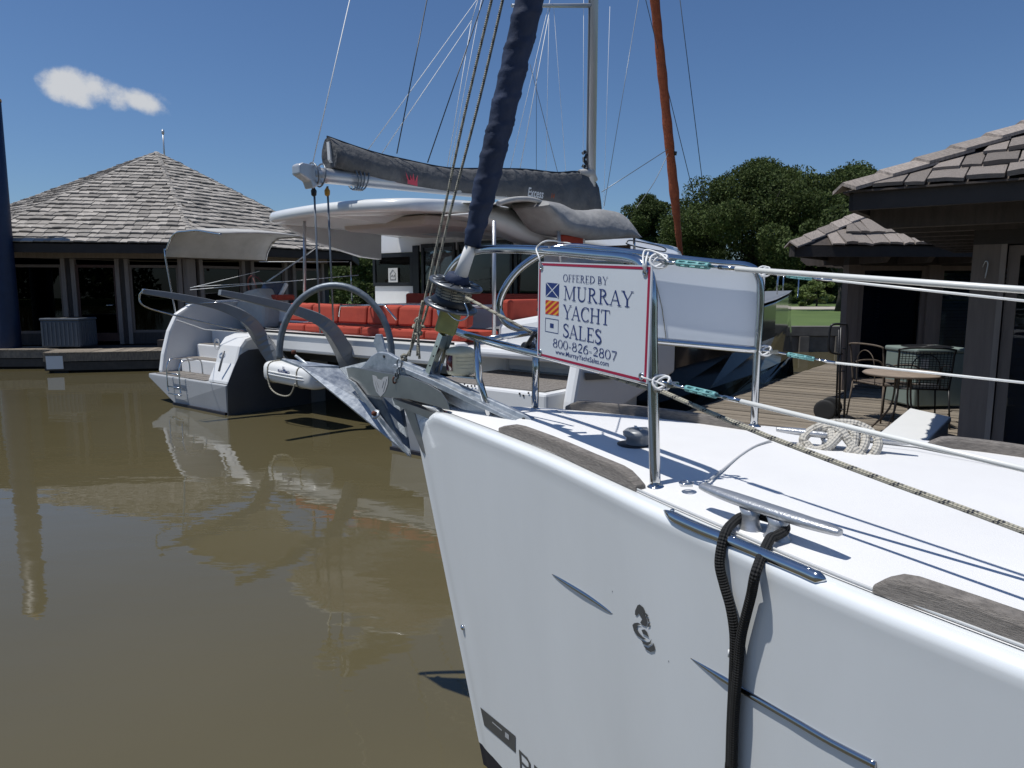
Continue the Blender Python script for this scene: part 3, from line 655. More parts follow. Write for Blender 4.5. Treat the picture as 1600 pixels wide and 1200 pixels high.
inn = MB(); inn.slab([c+(ctr-c)*.16+V((0, 0, DZ+.01)) for c in wc], V((0, 0, 1.9))); inn.build('interior', M['interior'], FP)
fdk = MB(); fdk.slab([V((c.x, c.y, .30)) for c in fc], V((0, 0, .03))); fdk.build('dock_platform', M['dockdark'], FP)
pb = blinds('pale_blind', atY(1462, 480, 10.55)*1, V((1, 0, 0)), .42, 0, 0, 'blindw', FP) if False else None
# things on the right dock
ac = atZ(1452, 640, DZ); ac_unit((ac.x+.12, ac.y, DZ), (1, .12, 0), (.70, .6, .76), 'acgreen', 'grey-green air conditioner behind the garden chairs on the right dock', 0)
ht = root('hand_truck', atZ(1305, 655, DZ), 'black upright hand truck with rubber wheels on the right dock', 'hand truck'); y0 = ht.location.y
f = MB()
P2 = lambda u, v, y=y0: atY(u, v, y)
f.tube(catmull([P2(1319, 652), P2(1322, 560), P2(1324, 512), P2(1318, 507), P2(1302, 507), P2(1297, 515), P2(1295, 545), P2(1303, 552), P2(1316, 553)], 5), .013, 8)
f.tube([P2(1311, 655), P2(1314, 510)], .013, 8); f.tube([P2(1306, 655, y0+.15), P2(1311, 515, y0+.05)], .012, 8)
for v in (545, 580, 615, 640): f.tube([P2(1306+.02*(650-v), v, y0+.1), P2(1321, v)], .008, 6)
f.corner(P2(1300, 656)+V((0, -.05, 0)), (.3, .1, 0), (0, .25, 0), (0, 0, .012)); f.build('frame', M['black'], ht)
for off in (0, .22):
    w = MB(); c = P2(1290, 641)+V((off*.8, off*1.05, 0)); w.lathe(c-V((.03, .03, 0)), [(.075, 0), (.11, .002), (.122, .015), (.122, .045), (.11, .058), (.075, .06)], (.6, .8, 0), 24); wo_ = w.build('wheel', M['rubber'], ht, bevel=.004); h_ = MB(); h_.lathe(c-V((.03, .03, 0)), [(.001, .006), (.074, .006), (.074, .05), (.001, .05)], (.6, .8, 0), 20); h_.build('rim', M['alugrey'], wo_)
tb = root('garden_table', atZ(1400, 632, DZ), 'round tan topped table behind the two garden chairs', 'table'); tc_ = atZ(1412, 586, 1.08); f = MB(); f.lathe(tc_, [(.001, 0), (.36, 0), (.38, .015), (.36, .03), (.001, .03)], n=32); f.build('tabletop', M['tabletop'], tb)
for an in (.5, 2.1, 3.7, 5.2):
    f = MB(); dv = V((math.cos(an), math.sin(an), 0)); f.tube(catmull([tc_+dv*.08, tc_+dv*.12-V((0, 0, .35)), tc_+dv*.38-V((0, 0, .66))], 5), .011, 6); f.build('leg', M['mesh'], tb)
def chair(name, c, face, label, mk, mesh=True):
    t = root(name, c, label, 'chair', 'garden chairs on the right dock'); c = V(c); f = V(face).normalized(); s = V((f.y, -f.x, 0)); sh = .42; bh = .86; w = .25
    fr = MB()
    fr.tube(catmull([c+s*w+V((0, 0, sh)), c+s*w*1.05-f*.04+V((0, 0, bh-.08)), c+s*w*.9-f*.07+V((0, 0, bh)), c-s*w*.9-f*.07+V((0, 0, bh)), c-s*w*1.05-f*.04+V((0, 0, bh-.08)), c-s*w+V((0, 0, sh))], 6), .011, 6)
    if mesh:
        for k in range(15): q = -w*.93+k*w*1.86/14; fr.tube([c+s*q+V((0, 0, sh)), c+s*q-f*.055+V((0, 0, bh-.03))], .0035, 4)
        for k in range(16): z = sh+.02+k*(bh-sh-.03)/16; fr.tube([c+s*w-f*.05*(z-sh)/(bh-sh)+V((0, 0, z)), c-s*w-f*.05*(z-sh)/(bh-sh)+V((0, 0, z))], .0035, 4)
    fr.tube(catmull([c+s*w*.6-f*.03+V((0, 0, sh)), c+s*w*.5-f*.05+V((0, 0, bh-.15)), c-f*.06+V((0, 0, bh-.06)), c-s*w*.5-f*.05+V((0, 0, bh-.15)), c-s*w*.6-f*.03+V((0, 0, sh))], 5), .006, 6)
    fr.build('backrest', M[mk], t)
    st = MB(); st.tube([c+s*w+V((0, 0, sh)), c+s*w+f*.45+V((0, 0, sh)), c-s*w+f*.45+V((0, 0, sh)), c-s*w+V((0, 0, sh))], .01, 6, closed=True)
    st.corner(c-s*w*.95+V((0, 0, sh-.004)), s*w*1.9, f*.44, V((0, 0, .008))); st.build('seat', M[mk], t)
    for a in (-1, 1):
        g = MB(); g.tube(catmull([c+s*a*w-f*.03+V((0, 0, bh*.72)), c+s*a*(w+.04)+f*.15+V((0, 0, bh*.76)), c+s*a*(w+.04)+f*.4+V((0, 0, bh*.72)), c+s*a*(w+.02)+f*.45+V((0, 0, sh))], 5), .01, 6); g.build('armrest', M[mk], t)
        for q in (0, .45): g = MB(); g.tube([c+s*a*w+f*q+V((0, 0, sh)), c+s*a*(w+.03)+f*(q*1.1-.03)], .01, 6); g.build('leg', M[mk], t)
    return t
c1 = atZ(1437, 668, DZ); chair('garden_chair', c1, (.25, .97, 0), 'black wire mesh garden chair seen from behind by the white dock box', 'black')
c3 = atZ(1352, 655, DZ); chair('garden_chair', c3, (.9, .2, 0), 'rusty tan garden chair right of the hand truck', 'mesh', False)
# white dock box
bx = root('dock_box', atZ(1430, 700, DZ), 'white dock box half in the shadow of the near pavilion eave', 'box')
q = [atZ(1342, 702, .72), atZ(1422, 637, .86), atZ(1487, 651, .86), atZ(1425, 712, .72)]
f = MB(); f.slab([p-V((0, 0, .05)) for p in q], V((0, 0, .05))); f.build('lid', M['whitep'], bx, bevel=.012)
f = MB(); cc = sum(q, V((0, 0, 0)))/4; lo = [cc+(p-cc)*.94 for p in q]; f.add([V((p.x, p.y, DZ+.02)) for p in lo]+[p-V((0, 0, .055)) for p in lo], [(3, 2, 1, 0), (4, 5, 6, 7), (0, 1, 5, 4), (1, 2, 6, 5), (2, 3, 7, 6), (3, 0, 4, 7)]); f.build('body', M['whitep'], bx)

# unseen bank and wood, added behind the camera to darken window reflections
bk = MB(); bk.corner(V((-400, -62, -.8)), V((800, 0, 0)), V((0, 12, 0)), V((0, 0, 1.5))); struct(bk.build('added_rear_bank', M['grass']))
rs = np.random.RandomState(99); cl = [((x+rs.uniform(-2, 2), -56+rs.uniform(-3, 3), rs.uniform(1.5, 8)), rs.uniform(2, 3.4)) for x in np.arange(-110, 110, 1.6)]
me = leaves(cl, 320, .42, rs); e_ = bpy.data.objects.new('tmp', None); e_.location = (0, 0, 0)
wd_ = leafmesh('added_rear_wood', me, M['leaf'], e_); wd_.parent = None; bpy.data.objects.remove(e_); tag(wd_, 'unseen wood added behind the camera to darken the window reflections', 'trees', None, 'stuff')

for u_, y_, h_, r_, lb_ in ((1110, 58, 3.4, 3.6, 'low shrub mass at the foot of the biggest oak, left side'), (1190, 60, 3.0, 3.6, 'low shrub mass under the biggest oak, right side'), (1345, 58, 4.5, 3.8, 'shrub mass behind the far pavilion corner')):
    tree(ux(u_, y_), y_, h_, r_, lb_, int(u_), None, 44, 420, .12, .0, 'shrub')
# ------------------------------------------------------------ catamaran (stern towards the camera)
CO = V((-5.75, 11.77, 0)); EK = V((.782, -.623, 0)); EL = V((.623, .782, 0))
def CP(k, l, z): return CO+EK*k+EL*l+V((0, 0, z))
def ck(u, v, k): return onplane(u, v, CO+EK*k, EK)
def cl_(u, v, l): return onplane(u, v, CO+EL*l, EL)
def KL(p): q = p-CO; return q.dot(EK), q.dot(EL), p.z
CAT = root('catamaran', CP(3.5, 5, 0), 'large catamaran with a white hardtop, coral red cockpit cushions and a charcoal sail bag', 'catamaran')
def hull(mir):
    T = (lambda k: 7.05-k) if mir else (lambda k: k)
    # l, inner top k, inner wl k, outer wl k, outer chine k, z chine, z top
    S = [(1.9, 1.69, 1.62, .02, -.85, .95, 1.38), (2.6, 1.70, 1.62, .0, -.86, .95, 1.42), (4.5, 1.70, 1.5, .0, -.84, 1.0, 1.52), (7, 1.6, 1.2, .1, -.62, 1.1, 1.62), (9, 1.2, .85, .2, -.2, 1.2, 1.70), (10.3, .62, .5, .3, .16, 1.3, 1.76), (10.75, .36, .34, .3, .28, 1.3, 1.77)]
    if mir: S = [(a, b, c, d, e, f, g+(.0, .0, .05, .12, .13, .11, .11)[i]) for i, (a, b, c, d, e, f, g) in enumerate(S)]
    rings = []
    for l, kt, kw, ow, oc, zc, zt in S:
        dl = 0
        rings.append([CP(T(kt), l, zt), CP(T(kt), l, .9), CP(T(kw), l+dl, .0), CP(T(kw-.2), l, -.35), CP(T(ow+.2), l, -.35), CP(T(ow), l, 0), CP(T((ow+oc)/2-.1), l, .45), CP(T(oc), l, zc), CP(T(oc), l, zt-.03)])
    h = MB(); h.loft(rings, closed=True, smooth=False, cap=True); h.build('hull', M['dark'] if mir else M['darkgrey'], CAT, recalc=True, bevel=.02)
    d = MB(); 
    for a, b in zip(S, S[1:]): d.add([CP(T(a[1]+.0), a[0], a[6]+.012), CP(T(a[4]), a[0], a[6]+.012), CP(T(b[4]), b[0], b[6]+.012), CP(T(b[1]), b[0], b[6]+.012)], [(0, 1, 2, 3)])
    d.build('side_deck', M['alugrey'] if mir else M['gelold'], CAT)
    # sugar-scoop stern: pale grey tub with a flat platform
    pf = [(.07, 1.69, 1.64, 0, -.84), (1.92, 1.69, 1.64, 0, -.84)]
    rr = [[CP(T(kt), l, .47), CP(T(kw), l+.02, .0), CP(T(kw-.1), l+.1, -.3), CP(T(ow+.1), l+.1, -.3), CP(T(ow), l+.02, 0.02), CP(T(oc), l, .40), CP(T(oc), l, .47)] for i, (l, kt, kw, ow, oc) in enumerate(pf)]
    t = MB(); t.loft(rr, smooth=False); t.build('transom', M['transom'], CAT, recalc=True, bevel=.015)
    at = MB(); at.corner(CP(T(1.645), .06, -.3), EK*(T(-.01)-T(1.645)), EL*.05, V((0, 0, .34))); at.build('waterline_band', M['antif'], CAT)
    return T, S
TP, SP = hull(False); TS, SS_ = hull(True)
# port stern: platform boards, steps, curved outer wall, stair side
for T, nm in ((TP, 'p'), (TS, 's')):
    f = MB()
    for i in range(7): f.corner(CP(T(-.72+i*.24), .14, .472), EK*(T(.22)-T(0)), EL*.42, V((0, 0, .012)))
    f.build('platform_board', M['teak'], CAT)
for i, (l0, z, k1) in enumerate([(.55, .72, 1.02), (.85, .95, 1.02), (1.15, 1.18, 1.02)]):
    f = MB(); f.corner(CP(-.62, l0, .47), EK*(k1+.62), EL*(1.9-l0), V((0, 0, z-.47))); f.build('step', M['gelold'], CAT, bevel=.02)
    f = MB(); f.corner(CP(-.55, l0+.03, z+.001), EK*(k1+.5), EL*.25, V((0, 0, .01))); f.build('step_tread', M['teak'], CAT)
prof = [(.24, .47), (.30, .8), (.42, 1.2), (.58, 1.5), (.85, 1.66), (1.4, 1.72), (2.6, 1.76), (2.6, 1.0), (.6, .47)]
f = MB(); f.slab([CP(-.86, l, z) for l, z in prof], EK*.14); f.build('quarter_wall', M['gelold'], CAT, bevel=.04, recalc=True)
f = MB(); f.slab([CP(7.05+.72, l, z) for l, z in prof[:-2]+[(2.6, .9), (.6, .47)]], EK*.14); f.build('quarter_wall', M['gelold'], CAT, bevel=.04, recalc=True)
f = MB(); f.slab([CP(-.6, 1.86, z) if 0 else CP(k, 1.9, z) for k, z in ((-.72, .95), (1.3, .95), (1.3, 1.56), (-.72, 1.66))], EL*.12); f.build('helm_coaming', M['gelold'], CAT, bevel=.03, recalc=True)
for (du, dv) in ((318, 507), (312, 520)):
    c = cl_(du, dv, 1.885); f = MB(); f.lathe(c, [(.02, 0), (.05, 0), (.04, .03), (.001, .03)], -EL, 12); f.build('shower_fitting', M['black'], CAT)
sp_ = [(.10, .47), (.26, .78), (.34, 1.05), (.44, 1.17), (.6, 1.22), (2.0, 1.25), (2.0, .47)]
f = MB(); f.slab([CP(1.06, l, z) for l, z in sp_], EK*.63); f.build('stair_side', M['gelold'], CAT, bevel=.05, recalc=True)
ip = [(.075, .0), (.09, .47), (.22, .74), (.32, .92), (.48, .99), (.8, 1.0), (1.6, 1.0), (1.6, 0)]
f = MB(); f.slab([CP(1.695, l, z) for l, z in ip], EK*.012); f.build('hull_side_panel', M['darkgrey'], CAT, recalc=True)
# grab handle, round badge, boarding ladder
h0, h1 = cl_(345, 580, .14), cl_(353, 548, .22)
f = MB(); f.tube([h0-EL*.03, h1-EL*.03], .018, 8); None; f.build('grab_handle', M['alugrey'], CAT)
bdg = cl_(341, 538, .26); f = MB()
for r in (.085, .06): f.tube([bdg+EK*r*math.cos(a)+V((0, 0, r*math.sin(a)))-EL*.02 for a in np.linspace(0, 2*math.pi, 20, endpoint=False)], .006, 4, closed=True)
f.build('round_badge', M['decalw'], CAT)
for off in (0, .42):
    f = MB(); a = CP(-.02+off, .05, .52)
    f.tube(catmull([a+EL*.35, a+V((0, 0, .22))+EL*.33, a+V((0, 0, .25))+EL*.2, a+V((0, 0, .2))-EL*.02, a-V((0, 0, .2))-EL*.05, a-V((0, 0, .28))-EL*.05+EK*.03], 5), .013, 6)
    f.build('ladder_rail', M['steel'], CAT)
for z in (.2, .32, .54): f = MB(); f.tube([CP(-.02, .01, z), CP(.42, .01, z)], .012, 6); f.build('ladder_rung', M['steel'], CAT)
# bridgedeck, cockpit
f = MB(); f.corner(CP(1.70, 1.4, .78), EK*3.65, EL*7.3, V((0, 0, .32))); f.build('bridgedeck', M['darkgrey'], CAT)
f = MB(); f.corner(CP(1.5, .72, .98), EK*4.4, EL*.26, V((0, 0, .30))); f.corner(CP(1.5, .98, 1.1), EK*6.2, EL*3.4, V((0, 0, .12))); f.build('aft_beam', M['gelold'], CAT, bevel=.05)
f = MB(); f.corner(CP(1.7, .70, 1.262), EK*4.2, EL*-.012, V((0, 0, .03))); f.build('toe_line', M['black'], CAT)
# starboard stern deck: teak strip over white sides, as seen past the near yacht's bow
f = MB(); f.corner(CP(5.9, .12, .47), EK*1.8, EL*1.9, V((0, 0, .42))); f.build('stern_block', M['gelold'], CAT, bevel=.03)
for i in range(11):
    f = MB(); f.corner(CP(6.0, .2+i*.112, .892), EK*1.62, EL*.104, V((0, 0, .01))); f.build('teak_strip', M['teak'], CAT)
for (u, v) in ((726, 600), (731, 603), (737, 603), (742, 603), (812, 615), (818, 618), (826, 614), (832, 620)):
    c = cl_(u, v, .117); f = MB(); f.lathe(c, [(.001, 0), (.012, 0), (.012, .004), (.001, .004)], -EL, 8); f.build('drain_hole', M['black'], CAT)
f = MB(); f.slab([CP(k, 1.5, z) for k, z in ((5.9, .89), (7.7, .89), (7.6, 1.55), (6.6, 1.62), (5.9, 1.5))], EL*1.8); f.build('cockpit_coaming', M['gelold'], CAT, bevel=.08, recalc=True)
f = MB(); f.corner(CP(5.2, 1.45, .47), EK*.9, EL*.5, V((0, 0, .83))); f.build('stern_riser', M['gelold'], CAT, bevel=.04)
# cushions: row of seat backs across the stern, seats in front, deeper settee behind
n = 6
for i in range(n):
    k0 = 1.75+i*.66; f = MB(); f.corner(CP(k0, 1.15, 1.42), EK*.64, EL*.14+V((0, 0, .03)), V((0, 0, .27))+EL*.03); f.build('seat_back', M['red'], CAT, bevel=.035)
    f = MB(); f.corner(CP(k0, 1.02, 1.27), EK*.64, EL*.16, V((0, 0, .12))); f.build('bolster', M['red'], CAT, bevel=.03)
    f = MB(); f.corner(CP(k0, 1.3, 1.24), EK*.64, EL*.5, V((0, 0, .14))); f.build('seat', M['red'], CAT, bevel=.03)
f = MB(); f.slab([CP(k, 3.0, z) for k, z in ((2.5, 1.3), (6.3, 1.3), (6.3, 1.62), (2.5, 1.62))], EL*.4); f.build('settee_base', M['gelold'], CAT)
for i in range(5):
    f = MB(); f.corner(CP(2.55+i*.74, 3.02, 1.50), EK*.72, EL*.16, V((0, 0, .36))); f.build('settee_back', M['red'], CAT, bevel=.04)
f = MB(); f.corner(CP(5.9, 1.6, 1.38), EK*.16, EL*1.6, V((0, 0, .42))); f.build('side_back', M['red'], CAT, bevel=.04)
f = MB(); f.slab([CP(k, l, 1.66) for k, l in ((3.0, 2.0), (5.0, 2.0), (5.0, 2.75), (3.0, 2.75))], V((0, 0, .04))); f.build('cockpit_table', M['gelold'], CAT, bevel=.015)
f = MB(); f.tube([cl_(530, 495, 1.0), cl_(532, 478, 1.0), cl_(600, 476, 1.0), cl_(620, 500, 1.0)], .014, 6); f.build('stern_rail', M['steel'], CAT)
for (a, b) in (((415, 512), (700, 541)), ((416, 522), (700, 548))):
    f = MB(); f.tube([cl_(*a, .78), cl_(*b, .78)], .006, 5); f.build('guard_wire', M['steel'], CAT)
f = MB(); f.corner(CP(2.2, 3.5, 1.2), EK*4.3, EL*.1, V((0, 0, .62))); f.build('cabin_sill', M['gelold'], CAT, bevel=.02)
# saloon bulkhead with windows
BL = 4.0
def cwin(u0, v0, u1, v1, l=BL, name='window', fr=.07, label=None):
    a, b, c, d = cl_(u0, v1, l), cl_(u1, v1, l), cl_(u1, v0, l), cl_(u0, v0, l)
    ka, kb = KL(a)[0], KL(b)[0]; z0 = (a.z+b.z)/2; z1 = (c.z+d.z)/2; P = CP(ka, l, z0); w = kb-ka; H = z1-z0
    f = MB(); f.corner(P, EK*fr, EL*.06, V((0, 0, H))); f.corner(P+EK*(w-fr), EK*fr, EL*.06, V((0, 0, H))); f.corner(P+EK*fr, EK*(w-2*fr), EL*.06, V((0, 0, fr))); f.corner(P+EK*fr+V((0, 0, H-fr)), EK*(w-2*fr), EL*.06, V((0, 0, fr)))
    o = f.build(name, M['black'], CAT); g = MB(); g.corner(P+EK*fr+EL*.02+V((0, 0, fr)), EK*(w-2*fr), EL*.01, V((0, 0, H-2*fr))); g.build('pane', M['glass'], o); return o
cwin(583, 396, 645, 447, name='helm_window'); cwin(660, 380, 712, 545, name='saloon_door'); cwin(716, 376, 800, 545, name='saloon_door', fr=.05); cwin(803, 385, 880, 470)
f = MB(); kk0 = KL(cl_(583, 400, BL))[0]; kk1 = KL(cl_(900, 470, BL))[0]
zA = cl_(583, 396, BL).z
f.corner(CP(kk0-.1, BL+.03, zA+.0), EK*(kk1-kk0+.2), EL*.06, V((0, 0, 3.0-zA))); f.corner(CP(kk0, BL+.03, 1.2), EK*1.1, EL*.06, V((0, 0, cl_(583, 447, BL).z-1.2)))
f.build('bulkhead', M['gelold'], CAT)
f = MB(); q0 = KL(cl_(645, 400, BL))[0]; f.corner(CP(q0, BL-.01, 1.25), EK*.16, EL*.05, V((0, 0, 1.5))); f.build('bulkhead_pillar', M['black'], CAT)
f = MB(); f.corner(CP(kk0+.05, BL+1.6, 1.2), EK*(kk1-kk0), EL*.05, V((0, 0, 1.5))); f.build('saloon_interior', mat('saloon_wood', (.10, .055, .035), .6, var=.3), CAT)
a = cl_(607, 419, BL-.005); b = cl_(622, 441, BL-.005); ka, kb = KL(a)[0], KL(b)[0]
f = MB(); f.corner(CP(ka, BL-.01, b.z), EK*(kb-ka), EL*-.003, V((0, 0, a.z-b.z))); pn = f.build('notice', M['paper'], CAT)
f = MB()
for (x0, y0, x1, y1) in ((.2, .2, .8, .2), (.2, .2, .2, .6), (.8, .2, .8, .6), (.2, .6, .5, .88), (.5, .88, .8, .6), (.3, .42, .42, .5), (.5, .35, .5, .55), (.6, .35, .7, .55)):
    w_, h_ = (kb-ka), a.z-b.z; f.tube([CP(ka+w_*x0, BL-.016, b.z+h_*y0), CP(ka+w_*x1, BL-.016, b.z+h_*y1)], .005, 4)
f.build('notice_drawing', M['decal'], CAT)
# coachroof side (port side panel under the hardtop) and cabin side
f = MB(); pp = [ck(430, 350, 1.25), ck(470, 345, 1.25), ck(590, 352, 1.25), ck(590, 406, 1.25), ck(560, 402, 1.25), ck(490, 380, 1.25)]
f.slab(pp, EK*.12); f.build('roof_side_panel', M['gelold'], CAT, bevel=.02, recalc=True)
# hardtop: rim traced as a plan outline with real heights, crowned top and flat headliner
KS = 4.45
aft = [(1.35, 2.6, 2.99), (1.30, 1.7, 2.99), (1.42, 1.15, 2.99), (2.0, .92, 2.99), (3.0, .85, 3.0), (4.0, .98, 3.0), (4.6, 1.35, 3.0)]
stb = [(u, v) for u, v in ((735, 334), (780, 346), (815, 361), (850, 376), (900, 384), (960, 390), (1058, 397))]
rim = [CP(*p) for p in aft]+[ck(u, v, KS+.12*i/3) for i, (u, v) in enumerate(stb)]
kl = [KL(p) for p in rim]; bow = kl[-1]
rim += [CP(4.0, bow[1]+.5, bow[2]+.02), CP(2.6, bow[1]+.5, bow[2]+.02), CP(1.6, bow[1]-.6, bow[2]+.04), CP(1.3, 6.5, 2.8), CP(1.3, 4.2, 2.9)]
rim = catmull(rim, 4, closed=True); cen = sum(rim, V((0, 0, 0)))/len(rim); cen.z = 0
def ringat(shr, dz): return [V((cen.x+(p.x-cen.x)*shr, cen.y+(p.y-cen.y)*shr, p.z+dz)) for p in rim]
f = MB(); f.loft([ringat(.972, .0), ringat(.992, .004), ringat(1.0, .03), ringat(1.0, .10), ringat(.992, .15), ringat(.95, .185), ringat(.8, .235), ringat(.5, .275), ringat(.1, .29)]); f.build('hardtop', M['gel'], CAT, recalc=True)
f = MB(); f.loft([ringat(.971, .004), ringat(.96, .07)], cap=False, smooth=False); f.loft([ringat(.96, .07), ringat(.1, .08)], cap=True, smooth=False); f.build('headliner', M['roof_in'], CAT, recalc=True)
f = MB(); f.slab([CP(k, l, 2.86) for k, l in ((2.3, 1.9), (4.2, 1.9), (4.5, 3.9), (2.2, 3.9))], V((0, 0, .17))); f.build('headliner_box', M['roof_in'], CAT, bevel=.08)
# coachroof ahead: white slope with a moulded grab rail, front windows
cr = []
for t, (u, v) in enumerate(((850, 378), (930, 384), (1010, 390), (1065, 398))): cr.append(ck(u, v, 5.2))
f = MB(); low = [ck(u, v, 5.5) for u, v in ((850, 470), (930, 455), (1010, 445), (1100, 430))]
f.add(cr+low, [(0, 1, 5, 4), (1, 2, 6, 5), (2, 3, 7, 6)], smooth=True); f.build('cabin_side', M['gelold'], CAT)
f = MB(); w4 = [ck(u, v, 5.44) for u, v in ((905, 412), (1010, 404), (1060, 412), (905, 440))]; f.slab(w4, EK*.04); f.build('cabin_window', M['dark'], CAT, recalc=True)
for pts in ([(815, 340), (822, 338), (880, 354), (895, 362), (870, 364), (820, 346)], [(980, 378), (990, 376), (1035, 386), (1036, 393), (985, 383)]):
    f = MB(); f.tube(catmull([ck(u, v, 5.12) for u, v in pts], 4, closed=True), .014, 6, closed=True); f.build('moulded_grab_rail', M['darkgrey'], CAT)
tE = [(735, 316), (800, 320), (880, 343), (960, 364), (1020, 380), (1062, 393)]; bE = [(735, 333), (785, 347), (850, 378), (930, 393), (1010, 400), (1066, 403)]
tq, bq_e = catmull([ck(u, v, 4.62) for u, v in tE], 4), catmull([ck(u, v, 5.15) for u, v in bE], 4)
f = MB(); f.loft([[a-EK*.2+V((0, 0, .012)), a, a*.66+b*.34+V((0, 0, .03)), a*.33+b*.67+V((0, 0, .03)), b, b-EK*.55] for a, b in zip(tq, bq_e)], closed=False); f.build('coachroof_flank', M['gel'], CAT, solid=.015, recalc=True)
# hardtop posts
for (u, v0, v1, l) in ((476, 345, 465, 1.25), (772, 345, 525, 1.45)):
    a, b = cl_(u, v0, l), cl_(u, v1, l); f = MB(); f.tube([a, b], .026, 8); f.build('hardtop_post', M['brushed'], CAT)
# foredeck rails and bow
def wire(pts, r, m, name, parent=CAT, n=5): f = MB(); f.tube(pts, r, n); return f.build(name, M[m], parent)
for l in (8.6, 10.1):
    for q in (0, 1): wire([CP(TS(-.1+.25*(l-8.6)), l, 1.7), CP(TS(-.1+.25*(l-8.6)), l, 2.25)], .014, 'steel', 'stanchion'); break
wire(catmull([CP(6.5, 10.5, 1.76), CP(6.55, 10.5, 2.2), CP(6.8, 10.8, 2.32), CP(7.0, 10.4, 2.2), CP(7.15, 9.9, 1.74)], 5), .015, 'steel', 'bow_pulpit')
wire([CP(6.9, 10.4, 2.25), CP(7.15, 8.6, 2.25), CP(7.7, 5, 2.1), CP(7.8, 2, 2.0)], .006, 'steel', 'guard_wire')
f = MB(); f.tube([CP(.8, 9.6, 1.6), CP(6.3, 9.6, 1.6)], .09, 12); f.build('crossbeam', M['alu'], CAT)
hw = MB(); hw.slab([ck(u, v, 7.93) for u, v in ((913, 582), (960, 586), (960, 592), (915, 594))], EK*.004); hw.build('hull_port', M['darkgrey'], CAT)
# left bimini over the port helm
bim = []
ux0, ux1 = 268, 428
for i, (du, vt, l) in enumerate(((268, 382, .9), (272, 360, .9), (284, 346, 1.0), (315, 343, 1.2), (360, 343, 1.3), (400, 346, 1.4), (428, 352, 1.5))):
    bim.append((du, vt, l))
ra = [cl_(u, v, l) for u, v, l in bim]
kz = [(-.95, 2.62), (-.93, 2.80), (-.8, 2.93), (-.4, 2.98), (.1, 2.98), (.5, 2.95), (.9, 2.88)]
ringsb = []
for t in np.linspace(0, 1, 7):
    l = .55+t*2.0; ringsb.append([CP(-.95+.0*t, l, 2.50-.0*t)]+[CP(-.95+x*1.9, l, 2.50+.42*min(1, (x*5)**.6)*(1) - .10*max(0, x-.6)/.4+.05*math.sin(t*math.pi)) for x in (.03, .08, .15, .25, .4, .6, .8, 1.0)])
f = MB(); f.loft(ringsb, closed=False); f.build('helm_bimini', M['palecl'], CAT, solid=.02)
for l in (.58, 2.5):
    f = MB(); rb_ = ringsb[0] if l < 1 else ringsb[-1]; f.tube(catmull(([cl_(284, 540, .75)] if l < 1 else [])+[p-V((0, 0, .02)) for p in rb_]+([] if l < 1 else [cl_(411, 445, 2.0)]), 3), .016, 6); f.build('bimini_hoop', M['steel'], CAT)
# helm station: wheel, instrument pod, draped seat cover
wc_ = cl_(403, 455, 2.3)
f = MB(); f.tube([wc_+EK*.30*math.cos(a)+V((0, 0, .30*math.sin(a)))-EL*.1*math.sin(a) for a in np.linspace(0, 2*math.pi, 24, endpoint=False)], .014, 6, closed=True)
for a in (0, 2.1, 4.2): f.tube([wc_, wc_+EK*.3*math.cos(a)+V((0, 0, .3*math.sin(a)))], .008, 5)
f.build('steering_wheel', mat('red_leather', (.12, .02, .015), .6), CAT)
a = cl_(404, 466, 1.9); f = MB(); a1 = cl_(440, 466, 1.9)-a; f.corner(a, a1, EL*.16+V((0, 0, .24)), V((0, 0, .04))+EL*-.04); f.build('instrument_pod', M['whitep'], CAT, bevel=.012)
f = MB(); f.corner(a+a1*.06-EL*.045+V((0, 0, .045))+EL*.01+V((0, 0, .015)), a1*.86, (EL*.16+V((0, 0, .24)))*.86, (V((0, 0, .01))-EL*.01)); f.build('instrument_screen', M['screen'], CAT)
f = MB(); bq = [cl_(u, v, 1.6) for u, v in ((375, 512), (365, 480), (378, 455), (400, 450), (415, 466), (412, 512))]; f.slab(bq, EL*.5); f.build('helm_seat_cover', M['palecl'], CAT, bevel=.08, recalc=True)
f = MB(); f.corner(CP(-.72, 1.75, 1.73), EK*1.3, EL*.4, V((0, 0, .10))); f.build('helm_cushion', M['red'], CAT, bevel=.04)
# davits: curved tapering grey box beams
def davit(px, l0, kend):
    pts = px; f = MB(); rings = []
    P = catmull([p for p, w, h in pts], 5); Wd = np.interp(np.linspace(0, len(pts)-1, len(P)), range(len(pts)), [w for p, w, h in pts]); Hh = np.interp(np.linspace(0, len(pts)-1, len(P)), range(len(pts)), [h for p, w, h in pts])
    for i, p in enumerate(P):
        t = (P[min(i+1, len(P)-1)]-P[max(i-1, 0)]).normalized(); s = t.cross(V((0, 0, 1))); s = s.normalized(); u = s.cross(t)
        rings.append([p+s*Wd[i]+u*Hh[i], p-s*Wd[i]+u*Hh[i], p-s*Wd[i]-u*Hh[i], p+s*Wd[i]-u*Hh[i]])
    f.loft(rings, smooth=False); return f
dv1 = [(252*0+222, 455, -.95), (285, 465, -.45), (345, 479, .05), (385, 498, .35), (412, 535, .6), (443, 575, .75)]
dv2 = [(343, 457, -.95), (405, 470, -.45), (465, 486, .05), (508, 506, .35), (535, 545, .6), (548, 572, .75)]
for k, dv in enumerate((dv1, dv2)):
    kq = (1.9, 3.9)[k]
    P = [cl_(u, v, l) for u, v, l in dv]; sz = [(.045, .035), (.055, .05), (.06, .065), (.065, .085), (.07, .11), (.08, .14)]
    davit([(p, w, h) for p, (w, h) in zip(P, sz)], 0, 0).build('davit', M['alugrey'], CAT, recalc=True, bevel=.008)
P = [cl_(u, v, l) for u, v, l in ((226, 452, -.95), (218, 462, -.95), (225, 478, -.9), (270, 492, -.5), (380, 517, .4))]
